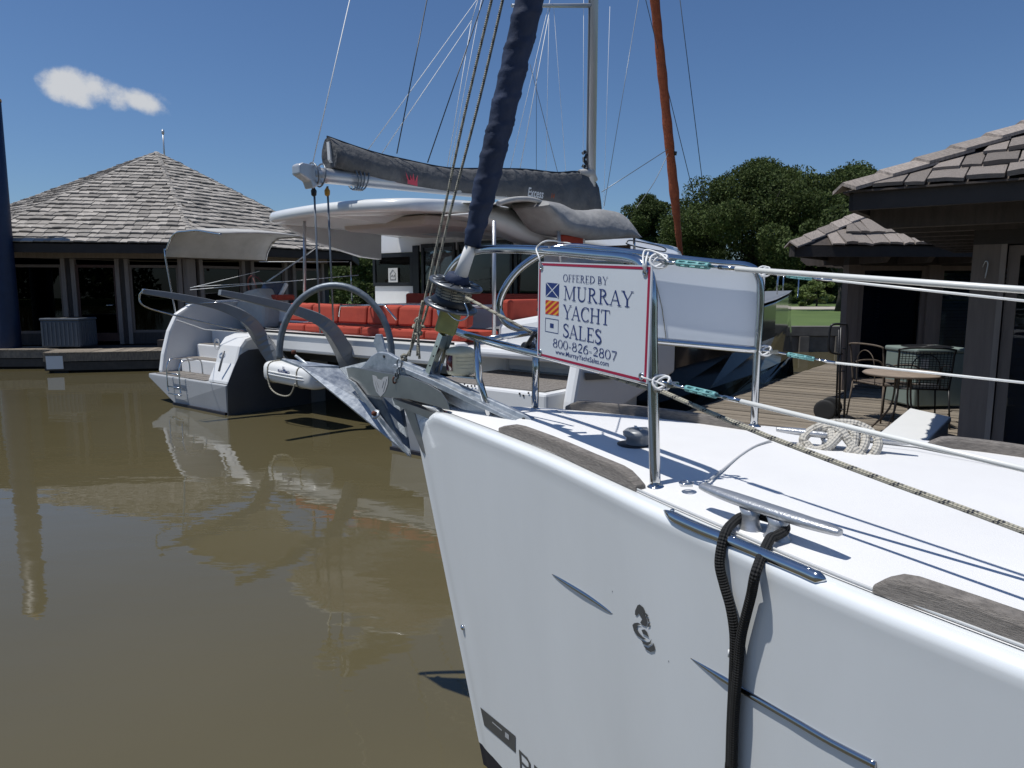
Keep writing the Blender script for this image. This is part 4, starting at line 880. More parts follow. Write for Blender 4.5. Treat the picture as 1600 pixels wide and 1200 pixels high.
wire(catmull(P, 5), .012, 'steel', 'davit_brace', n=6); wire([cl_(290, 475, -.4), cl_(392, 470, .3)], .008, 'steel', 'davit_wire'); wire([cl_(276, 500, -.3), cl_(320, 515, .2), cl_(385, 520, .5)], .007, 'wirew', 'painter_line')
for p in (((297, 450), (405, 424)), ((297, 453), (560, 430)), ((405, 409), (545, 409)), ((303, 448), (440, 440))): wire([cl_(*p[0], 1.2), cl_(*p[1], 2.2)], .006, 'wirew', 'guard_wire')
wire([cl_(548, 409, 2.2), cl_(550, 470, 2.2)], .012, 'steel', 'stanchion')
# boom, sail bag, mast
MK = 3.5
B0 = ck(462, 270, MK); B1 = ck(928, 318, MK)
f = MB(); bd = (B1-B0).normalized(); f.tube([B0+bd*.25, B0+bd*.5, B1], [.10, .105, .105], 16); bo = f.build('boom', M['alu'], CAT)
f = MB(); nb = bd.cross(EK).normalized(); f.slab([B0+V((0, 0, .10))-EK*.09, B0+bd*.06+V((0, 0, .13))-EK*.09, B0+bd*.34+V((0, 0, .11))-EK*.09, B0+bd*.42-V((0, 0, .11))-EK*.09, B0+bd*.30-V((0, 0, .15))-EK*.09, B0+bd*.2-V((0, 0, .2))-EK*.09, B0+bd*.16-V((0, 0, .10))-EK*.09, B0-V((0, 0, .02))-EK*.09], EK*.18); f.build('boom_end_casting', M['alu'], CAT, bevel=.02, recalc=True)
for t in (.28, .40, .95, 1.02, 1.08, 1.14):
    c = B0+bd*t; f = MB(); f.tube([c+EK*.16*math.cos(a)+V((0, 0, .155*math.sin(a)))+bd*.04*math.cos(a+t*9) for a in np.linspace(0, 2*math.pi, 18, endpoint=False)], .012, 5, closed=True); f.build('reef_line', M['wireg'], CAT)
for (u, l2) in ((492, 492), (513, 513)):
    p0 = ck(u-2, 291, MK); p1 = ck(u+8, 520, MK+.0); f = MB(); f.tube([p0, p1], .009, 5); f.tube([p0+EK*.02, p1+EK*.015], .008, 5); f.build('mainsheet', M['wireg'], CAT)
    f = MB(); f.lathe(p0-V((0, 0, .14)), [(.01, 0), (.035, .02), (.04, .08), (.01, .13)], (0, 0, 1), 10); f.build('block', M['black'] if u < 500 else mat('amber_block', (.5, .25, .03), .4), CAT)
# bag: belly of cloth hung over the boom
topc = [(511, 214), (575, 236), (632, 250), (700, 263), (760, 264), (820, 265), (870, 270), (905, 269), (930, 283)]
botc = [(516, 262), (575, 277), (632, 290), (700, 300), (760, 306), (820, 312), (870, 324), (905, 329), (932, 337)]
N_ = 40; tp = catmull([ck(u, v, MK) for u, v in topc], 5); bt = catmull([ck(u, v, MK) for u, v in botc], 5); rings = []
for i, (a, b) in enumerate(zip(tp, bt)):
    s = i/(len(tp)-1); wv = .16*(1-.25*s)+.012*math.sin(i*1.9)+.01*math.sin(i*.7); h = a-b; ring = []
    for j, (q, wf) in enumerate([(1.0, .07), (.93, .35), (.8, .6), (.6, .9), (.4, 1.05), (.2, 1.0), (0, .72)]): ring.append(b+h*q+EK*(wv*wf+.012*math.sin(i*2.3+j*2)))
    for q, wf in [(0, -.72), (.2, -1.0), (.4, -1.05), (.6, -.9), (.8, -.6), (.93, -.35)]: ring.append(b+h*q+EK*wv*wf)
    rings.append(ring)
f = MB(); f.loft(rings, cap=True); sb = f.build('sail_bag', M['greycl'], CAT, recalc=True)
f = MB(); f.tube([p+V((0, 0, .005)) for p in tp], .016, 6); f.build('zip', M['black'], CAT)
f = MB(); f.slab([ck(u, v, MK+.0) for u, v in ((510, 222), (517, 224), (520, 262), (512, 250))], EK*.06); f.build('sail_end', M['sailcl'], CAT)
def bagpt(u, v): return ck(u, v, MK+.262)
def textmesh(txt, size, name, m, parent, mtx, shear=0, extrude=0, align='LEFT', sx=1, bold=0):
    c = bpy.data.curves.new(name, 'FONT'); c.body = txt; c.size = size; c.shear = shear; c.extrude = extrude; c.align_x = align; c.resolution_u = 3; c.offset = bold
    t = bpy.data.objects.new(name, c); COL.objects.link(t); dg = bpy.context.evaluated_depsgraph_get(); me = bpy.data.meshes.new_from_object(t.evaluated_get(dg)); COL.objects.unlink(t); bpy.data.objects.remove(t)
    o = bpy.data.objects.new(name, me); COL.objects.link(o); me.materials.clear(); me.materials.append(m); o.parent = parent
    base = V((0, 0, 0)); p = parent
    while p: base += p.location; p = p.parent
    mm = mtx.copy() @ Matrix.Diagonal((sx, 1, 1, 1)); me.transform(mm); me.transform(Matrix.Translation(-base)); return o
def frame_m(p, x, y):
    x = x.normalized(); y = (y-x*y.dot(x)).normalized(); z = x.cross(y); m = Matrix((x, y, z)).transposed().to_4x4(); m.translation = p; return m
out_ = -EL*.0+EK*.03
a, b = bagpt(824, 306), bagpt(860, 312); sz = (bagpt(824, 296)-a).length
textmesh('Excess', sz*2.0, 'sail_bag_lettering', M['sailcl'], CAT, frame_m(a, b-a, V((0, 0, 1))), shear=.3, bold=.004, sx=.8)
a, b = bagpt(860, 309), bagpt(871, 311); textmesh('14', sz*1.1, 'sail_bag_number', M['orange'], CAT, frame_m(a, b-a, V((0, 0, 1))), shear=.3, bold=.006)
f = MB(); a = ck(637, 287, MK+.2); xx = (ck(652, 291, MK+.2)-a); yy = V((0, 0, 1))*xx.length*.9
for pts in ([(0, .0), (1, 0), (1, .35), (0, .35)], [(-.05, .35), (.12, .35), (-.2, .95)], [(.3, .35), (.5, .35), (.25, .8)], [(.5, .35), (.72, .35), (.6, 1.0)], [(.8, .35), (1, .35), (1.05, .9)]): f.slab([a+xx*x+yy*y for x, y in pts], EK*.004)
f.build('crown_emblem', mat('emblem_red', (.55, .06, .09), .6), CAT, recalc=True)
mb0 = ck(923, 285, MK); mt = ck(923, -260, MK); md = V((0, 0, 1)); mbase = V((mb0.x, mb0.y, 2.6))
f = MB(); f.loft([[mbase+V((0, 0, z))+EK*.085*math.cos(a)+EL*.14*math.sin(a)*(1.0) for a in np.linspace(0, 2*math.pi, 20, endpoint=False)] for z in (0, 14.5)]); f.build('mast', M['alu'], CAT)
f = MB(); f.corner(mbase-EL*.16-EK*.012, EK*.024, EL*.03, V((0, 0, 14.4))); f.build('mast_track', M['darkgrey'], CAT)
f = MB(); c = ck(914, 250, MK)
for k in range(6): f.box(c+V((.02*(-1)**k, 0, -.2+k*.07)), (.09, .06, .06), Matrix.Rotation(k*.5, 3, 'Y'))
f.build('batten_cars', M['black'], CAT)
f = MB(); rt = [bt[-1]+V((0, 0, .5)), tp[-1]+V((0, 0, .05))]; f.tube([tp[-6], tp[-3]+V((0, 0, .10)), tp[-1]+V((0, 0, .02))], [.05, .11, .06], 10); f.build('bag_collar', M['palecl'], CAT)
sp0, sp1 = ck(800, 9, MK), ck(912, 0, MK); f = MB(); f.tube([sp0, V((mbase.x, mbase.y, sp1.z))], [.03, .045], 8); f.build('spreader', M['alu'], CAT)
# rigging: each line its own part
for (p, q, m, r) in [((487, 262), (551, -20), 'wirew', .007), ((620, 240), (673, -30), 'wired', .009), ((575, 234), (752, -10), 'wirew', .006), ((597, 239), (737, 32), 'wirew', .006), ((737, 32), (750, -10), 'wirew', .006), ((699, 260), (737, 32), 'wirew', .006), ((703, 262), (756, -20), 'wirew', .005), ((668, 254), (762, -20), 'wired', .010), ((797, 264), (864, -20), 'wirew', .005), ((812, 266), (860, 10), 'wirew', .007), ((838, 298), (838, 90), 'wired', .005), ((828, 100), (871, 268), 'wireg', .006), ((853, 268), (858, 10), 'wirew', .004), ((865, 10), (884, 268), 'wirew', .004), ((911, 280), (912, -10), 'wirew', .004), ((943, 330), (953, 10), 'wirew', .004), ((944, 322), (1001, -20), 'wireg', .007), ((1004, -20), (1084, 305), 'wired', .009), ((1060, -20), (1102, 320), 'wired', .010)]:
    wire([ck(*p, MK), ck(*q, MK)], r, m, 'rigging_wire')
# furled headsail with an orange cover, and its sheets
p0, p1 = ck(1064, 405, MK), ck(1019, -40, MK)
pts = [p0+(p1-p0)*t for t in np.linspace(0, 1, 60)]; f = MB(); f.tube(pts, [.055+.07*min(1, t*4)*(1)-.02*t+.005*math.sin(i*1.3)+.005*math.sin(i*.5) for i, t in enumerate(np.linspace(0, 1, 60))], 14); f.build('furled_headsail', M['orange'], CAT)
f = MB(); f.tube([ck(1049, 236, MK)+EK*.02, ck(1049, 242, MK)], .13, 12); f.build('sail_tie', M['black'], CAT)
wire([ck(1044, 233, MK), ck(940, 300, MK)], .009, 'wireg', 'headsail_sheet'); wire(catmull([ck(1044, 240, MK), ck(1022, 285, MK), ck(994, 325, MK)], 5), .009, 'wireg', 'headsail_sheet')
# starboard helm canopy folded grey, with a red cushion and post below
top = [(778, 318), (800, 312), (825, 311), (845, 316), (858, 328), (870, 345), (878, 362)]
edge2 = [(842, 314), (870, 318), (895, 329), (920, 331), (945, 329), (968, 335), (985, 352), (991, 370)]
lo = [(779, 321), (800, 320), (822, 320), (840, 327), (852, 340), (862, 356), (866, 372)]
lt = 2.3
f = MB(); t1 = catmull([ck(u, v, 5.6) for u, v in edge2], 4); b1 = catmull([ck(u, v, 5.75) for u, v in ((845, 322), (866, 352), (880, 362), (905, 368), (930, 373), (955, 374), (975, 369), (990, 372))], 4)
rings = []
for i, (a, b) in enumerate(zip(t1, b1)):
    w = .16+.008*math.sin(i*.9); rings.append([a-EK*.5, a-EK*.1+V((0, 0, .03)), a+EK*.05, a*.7+b*.3+EK*w*.8, a*.4+b*.6+EK*(w+.01*math.sin(i*.7)), b*.9+a*.1+EK*w*.9, b, b-EK*.3, b-EK*.5])
f.loft(rings); f.build('folded_canopy', M['greycl'] if 0 else mat('mid_grey_canvas', (.34, .335, .325), .85, col2=(.25, .245, .238), vscale=4, bump=.6, bscale=5, bdist=.05), CAT, recalc=True)
f = MB(); f.tube(catmull([ck(u, v, 5.65) for u, v in top], 5), .035, 8); f.build('canopy_edge', M['palecl'], CAT)
f = MB(); tt = catmull([ck(u, v, 5.6) for u, v in top], 4); 
f.loft([[p, p-EK*.8+EL*.3] for p in tt], closed=False); f.build('canopy_top', M['palecl'], CAT, solid=.015)
wire([ck(872, 350, 5.7), ck(876, 430, 5.7)], .03, 'brushed', 'canopy_post', n=8); wire([ck(991, 368, 5.7), ck(991, 402, 5.7)], .022, 'steel', 'canopy_post', n=8)
f = MB(); a = ck(880, 395, 5.6); f.corner(a, EL*(ck(912, 395, 5.6)-a).dot(EL), EK*-.14, V((0, 0, ck(880, 366, 5.6).z-a.z))); f.build('helm_backrest', M['red'], CAT, bevel=.03)
f = MB(); c = ck(848, 478, 6.6); f.lathe(c-V((0, 0, .06)), [(.001, 0), (.08, 0), (.06, .05), (.055, .1), (.075, .14), (.001, .15)], n=16); f.build('winch', M['black'], CAT)
# life raft canister slung under the davits, a thing of its own
rc = cl_(463, 585, .35); LR = root('life_raft_canister', rc-V((0, 0, .2)), 'white life raft canister slung behind the catamaran cockpit', 'life raft')
xd = (cl_(503, 594, .35)-cl_(427, 580, .35)); ln = xd.length; xd.normalize(); ud = V((0, 0, 1)); fd = xd.cross(ud)
def rr_ring(t, sc, up0=-1, up1=1):
    out = []
    for a in np.linspace(0, 2*math.pi, 20, endpoint=False):
        x, y = math.cos(a), math.sin(a); x = math.copysign(abs(x)**.6, x); y = math.copysign(abs(y)**.6, y); out.append(rc+xd*ln*t+fd*.19*sc*x+ud*.155*sc*y)
    return out
f = MB(); f.loft([rr_ring(t, s) for t, s in ((-.5, .6), (-.49, .85), (-.46, .97), (-.4, 1), (.4, 1), (.46, .97), (.49, .85), (.5, .6))]); f.build('canister', M['whitep'], LR)
f = MB()
for dz in (-.02, .02): f.tube([rc+xd*ln*.505*math.copysign(abs(math.cos(a))**.5, math.cos(a))+fd*.197*math.copysign(abs(math.sin(a))**.5, math.sin(a))+ud*dz for a in np.linspace(0, 2*math.pi, 32, endpoint=False)], .012, 6, closed=True)
f.build('rim_seam', M['whitep'], LR)
fo = -EL
for t in (-.36, .24):
    f = MB(); f.tube([p+(p-(rc+xd*ln*t)).normalized()*.006 for p in rr_ring(t, 1.0)], .010, 6, closed=True); f.build('strap', M['fleckrope'], LR)
f = MB(); sgn = 1 if fd.dot(EL) < 0 else -1; ff = fd*sgn
f.tube(catmull([rc+xd*ln*-.36+ff*.2-ud*.05, rc+xd*ln*-.3+ff*.2-ud*.22, rc+xd*ln*-.12+ff*.2-ud*.29, rc+xd*ln*.1+ff*.2-ud*.26, rc+xd*ln*.22+ff*.2-ud*.08], 6), .011, 6); f.build('rope_loop', M['fleckrope'], LR)
m_ = frame_m(rc+ff*.193+ud*.035-xd*ln*.02, xd, ud); textmesh('PLASTIMO', .062, 'lettering', M['signb'], LR, m_, align='CENTER', extrude=.001, bold=.001)
f = MB()
for k in range(3): f.box(rc+ff*.192+ud*(.092+.014*k)-xd*ln*.02, (.05, .004, .007), Matrix((xd, ff, ud)).transposed())
f.build('emblem', M['signb'], LR)
# ------------------------------------------------------------ foreground yacht, bow to the left
YO = V((-.39, 2.917, 0)); YC = V((.785, -.62, 0)).normalized(); YN = V((YC.y, -YC.x, 0)); UP = V((0, 0, 1))
def dz_(s): return 1.47-.03*s
def YP(s, t, z): return YO+YC*s+YN*t+UP*z
def YD(s, t, h=0): return YP(s, t, dz_(s)+h)
dn = (UP+YC*.03)
def dkp(u, v, h=0): return onplane(u, v, YO+UP*(1.47+h), dn)
def ST(p): q = p-YO; return q.dot(YC), q.dot(YN)
bs = [-.02, .05, .12, .2, .3, .5, .8, 1.1, 1.3, 1.6, 1.8, 2.1, 2.6, 3.2, 4, 6, 8]
bp_ = [.0, .03, .055, .085, .125, .192, .30, .43, .53, .655, .742, .83, .98, 1.12, 1.3, 1.62, 1.75]
bq_ = [.0, .07, .13, .20, .27, .38, .50, .60, .66, .76, .82, .90, 1.02, 1.15, 1.32, 1.62, 1.75]
hbp = lambda s: float(np.interp(s, bs, bp_)); hbs = lambda s: float(np.interp(s, bs, bq_))
YR = root('sailing_yacht', YP(3, 0, 0), 'white sailing yacht in the foreground with its bow pointing left', 'sailing yacht')
ss = sorted(set([-.02, 0, .03, .06, .1, .15, .2, .25, .3]+list(np.arange(.4, 3.2, .1))+[3.5, 4, 5, 6, 8])); ss = [float(x) for x in ss]
# smooth the beam
_f = np.arange(-.02, 8.01, .02)
def smooth(arr, w=9):
    y = np.interp(_f, bs, arr); k = np.ones(w)/w; yp = np.pad(y, w//2, mode='edge'); z = np.convolve(yp, k, 'valid'); z[:3] = y[:3]; return z
SP_, SQ_ = smooth(bp_, 15), smooth(bq_, 15)
hbp = lambda s: float(np.interp(s, _f, SP_)); hbs = lambda s: float(np.interp(s, _f, SQ_))
def hring(s, side):
    b = hbp(s) if side > 0 else hbs(s); zt = dz_(s)-.07*max(0, 1-s/.16); out = []
    rake = .37*max(0, 1-max(s, 0)/2.6)
    r = min(.024, b*.5+.004)
    for q, dzz in ((-min(.062, b*.85), -.0015), (-min(.045, b*.7), -.001), (-r*.9, .0), (-r*.45, -r*.12), (-r*.15, -r*.42), (-.001, -r*.75), (0, -r)): out.append(YP(s, side*(b+q), zt+dzz))
    zr = zt-r
    for q in (0.012, .04, .09, .16, .28, .42, .56, .7, .85, 1):
        z = zr+(.09-zr)*q; f = (zt-z)/zt; bb = b*(1-.13*q); out.append(YP(s+rake*f, side*max(bb, .004), z))
    return out
def hull_low(s, side):
    b = hbp(s) if side > 0 else hbs(s); rake = .37*max(0, 1-max(s, 0)/2.6); out = []
    for z in (.09, .0, -.12): f = (1.45-z)/1.45; out.append(YP(s+rake*f, side*max(b*(1-.13*min(1, f)), .004), z))
    out.append(YP(s+rake, 0, -.4)); return out
f = MB(); f.loft([hring(s, 1) for s in ss], closed=False); f.loft([hring(s, -1) for s in ss], closed=False); hull_o = f.build('hull', M['hullwhite'], YR, recalc=True)
f = MB(); f.loft([hull_low(s, 1) for s in ss], closed=False); f.loft([hull_low(s, -1) for s in ss], closed=False); f.build('antifouling', M['antif'], YR, recalc=True)
hv = []; hf = []
rg = [hring(s, 1) for s in ss]; nn_ = len(rg[0])
for r in rg: hv += r
for i in range(len(rg)-1):
    for k in range(nn_-1): hf.append((i*nn_+k, i*nn_+k+1, (i+1)*nn_+k+1, (i+1)*nn_+k))
HB = BVHTree.FromPolygons(hv, hf)
def onhull(u, v):
    d = pixdir(u, v).normalized(); h = HB.ray_cast(V((0, 0, EYE)), d)
    if h[0] is None: return atY(u, v, 1.3), -YN
    n = h[1]; n = n if n.dot(d) < 0 else -n; return h[0], n
def hp(u, v, off=.002): p, n = onhull(u, v); return p+n*off
# deck, cambered
def camber(s, t): b = max(hbp(s)-.05, .03) if t > 0 else max(hbs(s)-.03, .03); return .0015+.024*max(0, 1-(t/b)**2)*min(1, s*1.5)
rows = []
for s in ss:
    a = -hbs(s)+.03; b = hbp(s)-.05
    if a > b: a = b = 0
    rows.append([YD(s, a+(b-a)*q, camber(s, a+(b-a)*q)) for q in np.linspace(0, 1, 13)])
f = MB(); f.loft(rows, closed=False); f.build('deck', M['deck'], YR)
# deck seams, margins
f = MB(); pts = [dkp(u, v, .027) for u, v in ((1102, 755), (1128, 735), (1155, 713), (1180, 697), (1205, 688))]
f.tube(catmull(pts, 6), .0035, 6); f.build('moulded_seam', M['seal'], YR)
f = MB(); f.tube([YD(s, hbp(s)-.055, .006) for s in np.arange(1.26, 2.6, .05)], .003, 5); f.build('deck_joint', M['seal'], YR)
f = MB(); f.tube([dkp(u, v, .027) for u, v in ((1345, 690), (1430, 699), (1600, 733))], .0022, 5); f.build('deck_line', M['decal'], YR)
f = MB(); f.tube([dkp(u, v, .020) for u, v in ((880, 650), (905, 668), (940, 690), (968, 682), (1010, 676))], .002, 5); f.tube([dkp(u, v, .02) for u, v in ((868, 641), (930, 664), (1050, 690))], .0018, 5); f.build('locker_joint', M['seal'], YR)
# small raised cowl at the stem
# teak toe rails
def toerail(pts, h, w, side):
    f = MB(); P = catmull(pts, 6); n = len(P); rings = []
    for i, p in enumerate(P):
        t = (P[min(i+1, n-1)]-P[max(i-1, 0)]).normalized(); s = t.cross(UP).normalized(); e = min(1, min(i, n-1-i)/2.0*.55+.35)
        hh = h*e
        rings.append([p-s*w/2, p-s*w/2+UP*hh*.8, p-s*w*.38+UP*hh, p+s*w*.38+UP*hh, p+s*w/2+UP*hh*.8, p+s*w/2])
    f.loft(rings, smooth=False); return f.build('toe_rail', M['teak'], YR, recalc=True, bevel=.003)
toerail([dkp(785, 674), dkp(860, 703), dkp(930, 735), dkp(1001, 767)], .044, .034, 1)
toerail([dkp(1372, 922), dkp(1500, 968), dkp(1620, 1012), dkp(1740, 1050)], .044, .048, 1)
toerail([dkp(885, 640), dkp(960, 648), dkp(1060, 660), dkp(1185, 680)], .045, .035, -1)
toerail([dkp(1450, 700), dkp(1530, 708), dkp(1640, 724), dkp(1800, 745)], .045, .045, -1)
# stainless rubbing strip under the cleat
pts = [hp(u, v, .004) for u, v in ((1038, 800), (1060, 812), (1100, 830), (1150, 851), (1200, 872), (1250, 893), (1275, 904), (1291, 909))]
P = catmull(pts, 5); f = MB(); nP = len(P); f.tube(P, [.002+.011*min(1, min(i, nP-1-i)/4) for i in range(nP)], 10); f.build('rubbing_strip', M['steel'], YR)
for (u, v) in ((1052, 806), (1149, 849), (1265, 899)):
    p, n = onhull(u, v); f = MB(); f.lathe(p+n*.014, [(.001, 0), (.006, 0), (.004, .003), (.001, .003)], n, 10); f.build('screw', M['steel'], YR)
# scribed chrome grooves
def groove(pp, r, name='hull_groove'):
    P = catmull([hp(u, v, -.001) for u, v in pp], 6); n = len(P); f = MB(); f.tube(P, [.001+r*math.sin(math.pi*i/(n-1))**.7 for i in range(n)], 8); return f.build(name, M['groove'], YR)
groove([(862, 897), (890, 914), (925, 936), (958, 960)], .006)
P = catmull([hp(u, v, -.001) for u, v in ((1078, 1028), (1130, 1060), (1180, 1090), (1240, 1125), (1300, 1160), (1370, 1196))], 6); f = MB(); f.tube(P, [.001+.007*min(1, i/6) for i in range(len(P))], 8); f.build('hull_groove', M['groove'], YR)
f = MB(); p, n = onhull(724, 980); f.lathe(p, [(.001, 0), (.012, .0), (.010, .008), (.001, .012)], n, 12); f.build('bow_bolt', M['steel'], YR)
for (u, v) in ((957, 924), (1045, 1033)): f = MB(); p, n = onhull(u, v); f.lathe(p, [(.001, .0004), (.0018, .0005), (.001, .0012)], n, 6); f.build('rivet', M['decal'], YR)
# decals laid on the hull
def decal(polys, name, m, off=.0016):
    f = MB()
    for k, pl in enumerate(polys): f.add([hp(u, v, off+k*.00008) for u, v in pl], [list(range(len(pl)))])
    return f.build(name, M[m], YR)
o = decal([[(751, 1105), (806, 1150), (806, 1176), (757, 1133)]], 'grey_decal', 'decal')
decal([[(790, 1143), (796, 1148), (796, 1156), (790, 1151)], [(770, 1127), (785, 1140), (785, 1142), (770, 1129)]], 'decal_mark', 'decalw', .0024)
# seahorse emblem: crest, neck and coiled tail (pixel outline of a flat print)
E_ = lambda pts: [(650+x*.375, 800+y*.375) for x, y in pts]
decal([E_([(915, 410), (925, 388), (934, 384), (950, 398), (957, 414), (952, 424), (930, 422), (921, 432), (914, 427)]),
       E_([(930, 422), (952, 424), (962, 438), (966, 460), (960, 476), (945, 470), (936, 460), (945, 446)]),
       E_([(958, 418), (970, 430), (964, 437), (955, 425)]), E_([(966, 438), (975, 448), (970, 460), (966, 446)]), E_([(970, 462), (978, 460), (976, 475), (966, 480)]),
       E_([(904, 470), (912, 462), (926, 460), (942, 468), (926, 470), (922, 484), (932, 502), (946, 518), (962, 530), (948, 530), (924, 514), (910, 494)]),
       E_([(942, 490), (955, 488), (966, 500), (972, 520), (960, 512), (948, 506)]),
       E_([(940, 532), (962, 542), (976, 540), (984, 528), (980, 548), (966, 556), (950, 548)]),
       E_([(950, 556), (970, 566), (986, 556), (992, 544), (998, 562), (994, 578), (980, 582), (962, 572)])], 'seahorse_emblem', 'decal')
# the name, mostly below the frame: plain capitals laid along the hull
nm0, nn0 = onhull(815, 1192); nm1, _ = onhull(900, 1199)
xdir = YC*1.0; q0 = YP(0, 0, 0)
letters = {'B': [[(0, 0), (0, 1), (.45, 1), (.6, .9), (.6, .62), (.45, .52), (0, .52)], [(.45, .52), (.65, .42), (.65, .1), (.5, 0), (0, 0)]], 'E': [[(.6, 1), (0, 1), (0, 0), (.6, 0)], [(0, .52), (.5, .52)]], 'N': [[(0, 0), (0, 1), (.6, 0), (.6, 1)]], 'T': [[(0, 1), (.7, 1)], [(.35, 1), (.35, 0)]], 'A': [[(0, 0), (.32, 1), (.64, 0)], [(.1, .35), (.54, .35)]], 'U': [[(0, 1), (0, .15), (.15, 0), (.5, 0), (.62, .15), (.62, 1)]]}
def hullxy(x, z):       # point on the port topside at fore-and-aft x and height z
    b = HB.ray_cast(YP(x, 3, z), -YN); return (b[0], YN) if b[0] is not None else (YP(x, .5, z), YN)
ns = ST(nm0)[0]; nz1 = nm0.z+.045; hgt = .085; cx = ns-.005
for ch in 'BENETEAU':
    f = MB()
    for kk, st in enumerate(letters[ch]):
        for a, b in zip(st, st[1:]):
            av, bv = V((a[0], a[1], 0)), V((b[0], b[1], 0)); dd = (bv-av).normalized(); pp = V((-dd.y, dd.x, 0))*.065; av -= dd*.06; bv += dd*.06
            q = []
            for w in (av+pp, bv+pp, bv-pp, av-pp): pt_, _n2 = hullxy(cx+w.x*hgt*1.15, nz1-hgt+w.y*hgt); q.append(pt_+YN*(.0015+.0003*kk+.00005*len(f.f)))
            f.add(q, [(0, 1, 2, 3)])
    f.build('name_letter', M['decal'], YR); cx += hgt*1.1
# fittings on deck
def base(p, r=.026): f = MB(); f.lathe(p, [(.001, 0), (r, 0), (r*.95, .006), (r*.6, .012), (.001, .012)], n=18); return f
# pulpit: port half and starboard half, in the vertical planes of their feet
PA, PB = (.377, 1.808), (-.085, 2.646); SA, SB = (.915, 2.641), (.091, 2.861)
pp = lambda u, v: vplane(u, v, PA, PB); sp2 = lambda u, v: vplane(u, v, SA, SB)
TR = .0145
f = MB(); f.tube(catmull([pp(*q) for q in ((1024, 764), (1021, 640), (1019, 520), (1018, 450), (1008, 418), (985, 404), (930, 398), (860, 392), (790, 389), (745, 392), (715, 408), (694, 440), (687, 470), (690, 495), (708, 515), (745, 528), (800, 543), (900, 567), (1016, 596))], 6), TR, 12); f.build('pulpit_rail', M['steel'], YR)
f = MB(); f.tube([pp(745, 530), pp(748, 590), pp(767, 657)], TR*.9, 10); f.build('pulpit_leg', M['steel'], YR); base(dkp(767, 656)).build('leg_base', M['steel'], YR); base(dkp(1025, 764)).build('stanchion_base', M['steel'], YR)
f = MB(); f.tube(catmull([sp2(*q) for q in ((1178, 668), (1183, 560), (1188, 470), (1185, 432), (1168, 416), (1120, 411), (1040, 402), (960, 392), (890, 386), (850, 395), (812, 420), (788, 452), (780, 480), (790, 503), (820, 515), (900, 522), (1020, 532), (1182, 547))], 6), TR, 12); f.build('pulpit_rail', M['steel'], YR)
f = MB(); f.tube([sp2(838, 516), sp2(836, 642)], TR, 10); f.build('pulpit_leg', M['steel'], YR); base(dkp(836, 642)).build('leg_base', M['steel'], YR); base(dkp(1178, 668)).build('stanchion_base', M['steel'], YR)
f = MB(); a = sp2(838, 545); f.tube([pp(760, 530), sp2(850, 517)], TR*.8, 10); f.build('pulpit_crossbar', M['steel'], YR)
# bow light
nl = root('bow_light', pp(724, 586), 'x', 'light'); bpy.data.objects.remove(nl)
c = pp(725, 560)+YN*.02; LK = 1.14; f = MB(); f.lathe(c-UP*.058*LK, [(.03*LK, 0), (.046*LK, .006), (.05*LK, .02), (.05*LK, .082), (.054*LK, .086), (.052*LK, .100), (.036*LK, .112), (.001, .118)], n=32); nlo = f.build('bow_light', M['cream'], YR)
tv = (V((0, 0, EYE))-c); tv.z = 0; an0 = math.atan2(tv.y, tv.x); f = MB()
arc = [an0-1.35+.75*k/8 for k in range(9)]; f.loft([[c+V((math.cos(a)*rr_, math.sin(a)*rr_, z)) for a in arc] for z, rr_ in ((-.044, .0585), (.024, .0585))], closed=False); f.build('red_lens', M['redlens'], nlo, solid=.002)
for z in (-.034, -.02, -.006, .008): f = MB(); f.tube([c+V((math.cos(a)*.0575, math.sin(a)*.0575, z)) for a in np.linspace(an0-.3, an0+1.1, 10)], .0014, 4); f.build('rib', M['cream'], nlo)
f = MB(); f.tube([pp(746, 535), pp(750, 560), pp(752, 600)], .006, 6); f.build('light_bracket', M['steel'], YR); f = MB(); f.corner(c-UP*.073-YC*.03-YN*.02, YC*.12, YN*.04, UP*.006); f.build('light_shelf', M['steel'], YR)
# cleats
def cleat(c, d, L, name='deck_cleat'):
    d = V(d).normalized(); s = d.cross(UP); rings = []
    for t in np.linspace(-1, 1, 25):
        w = .0215*(1-abs(t)**3*.55); h = .0125*(1-abs(t)**4*.4); zc = .060+.002*abs(t)**2
        rings.append([c+d*t*L/2+s*w*math.copysign(abs(math.cos(a))**.8, math.cos(a))+UP*(zc+h*math.sin(a)) for a in np.linspace(0, 2*math.pi, 14, endpoint=False)])
    f = MB(); f.loft(rings); o = f.build(name, M['brushed'], YR, recalc=True, bevel=.003)
    for q in (-1, 1):
        f = MB(); cc = c+d*q*L*.10
        f.loft([[cc+d*(.022*k)*math.cos(a)*1.1+s*(.019*k)*math.sin(a)+UP*z for a in np.linspace(0, 2*math.pi, 14, endpoint=False)] for z, k in ((0, 1.35), (.006, 1.3), (.014, 1.0), (.034, .85), (.05, 1.1))]); f.build('cleat_foot', M['brushed'], o)
    return o
ca, cb = dkp(1085, 795), dkp(1303, 876); cdv = (cb-ca)
cleat(dkp(1192, 836), cdv, cdv.length*.98)
ca2, cb2 = dkp(1232, 678, .05), dkp(1406, 695, .05); scc = (ca2+cb2)/2; cleat(scc-UP*.05, cb2-ca2, .40)
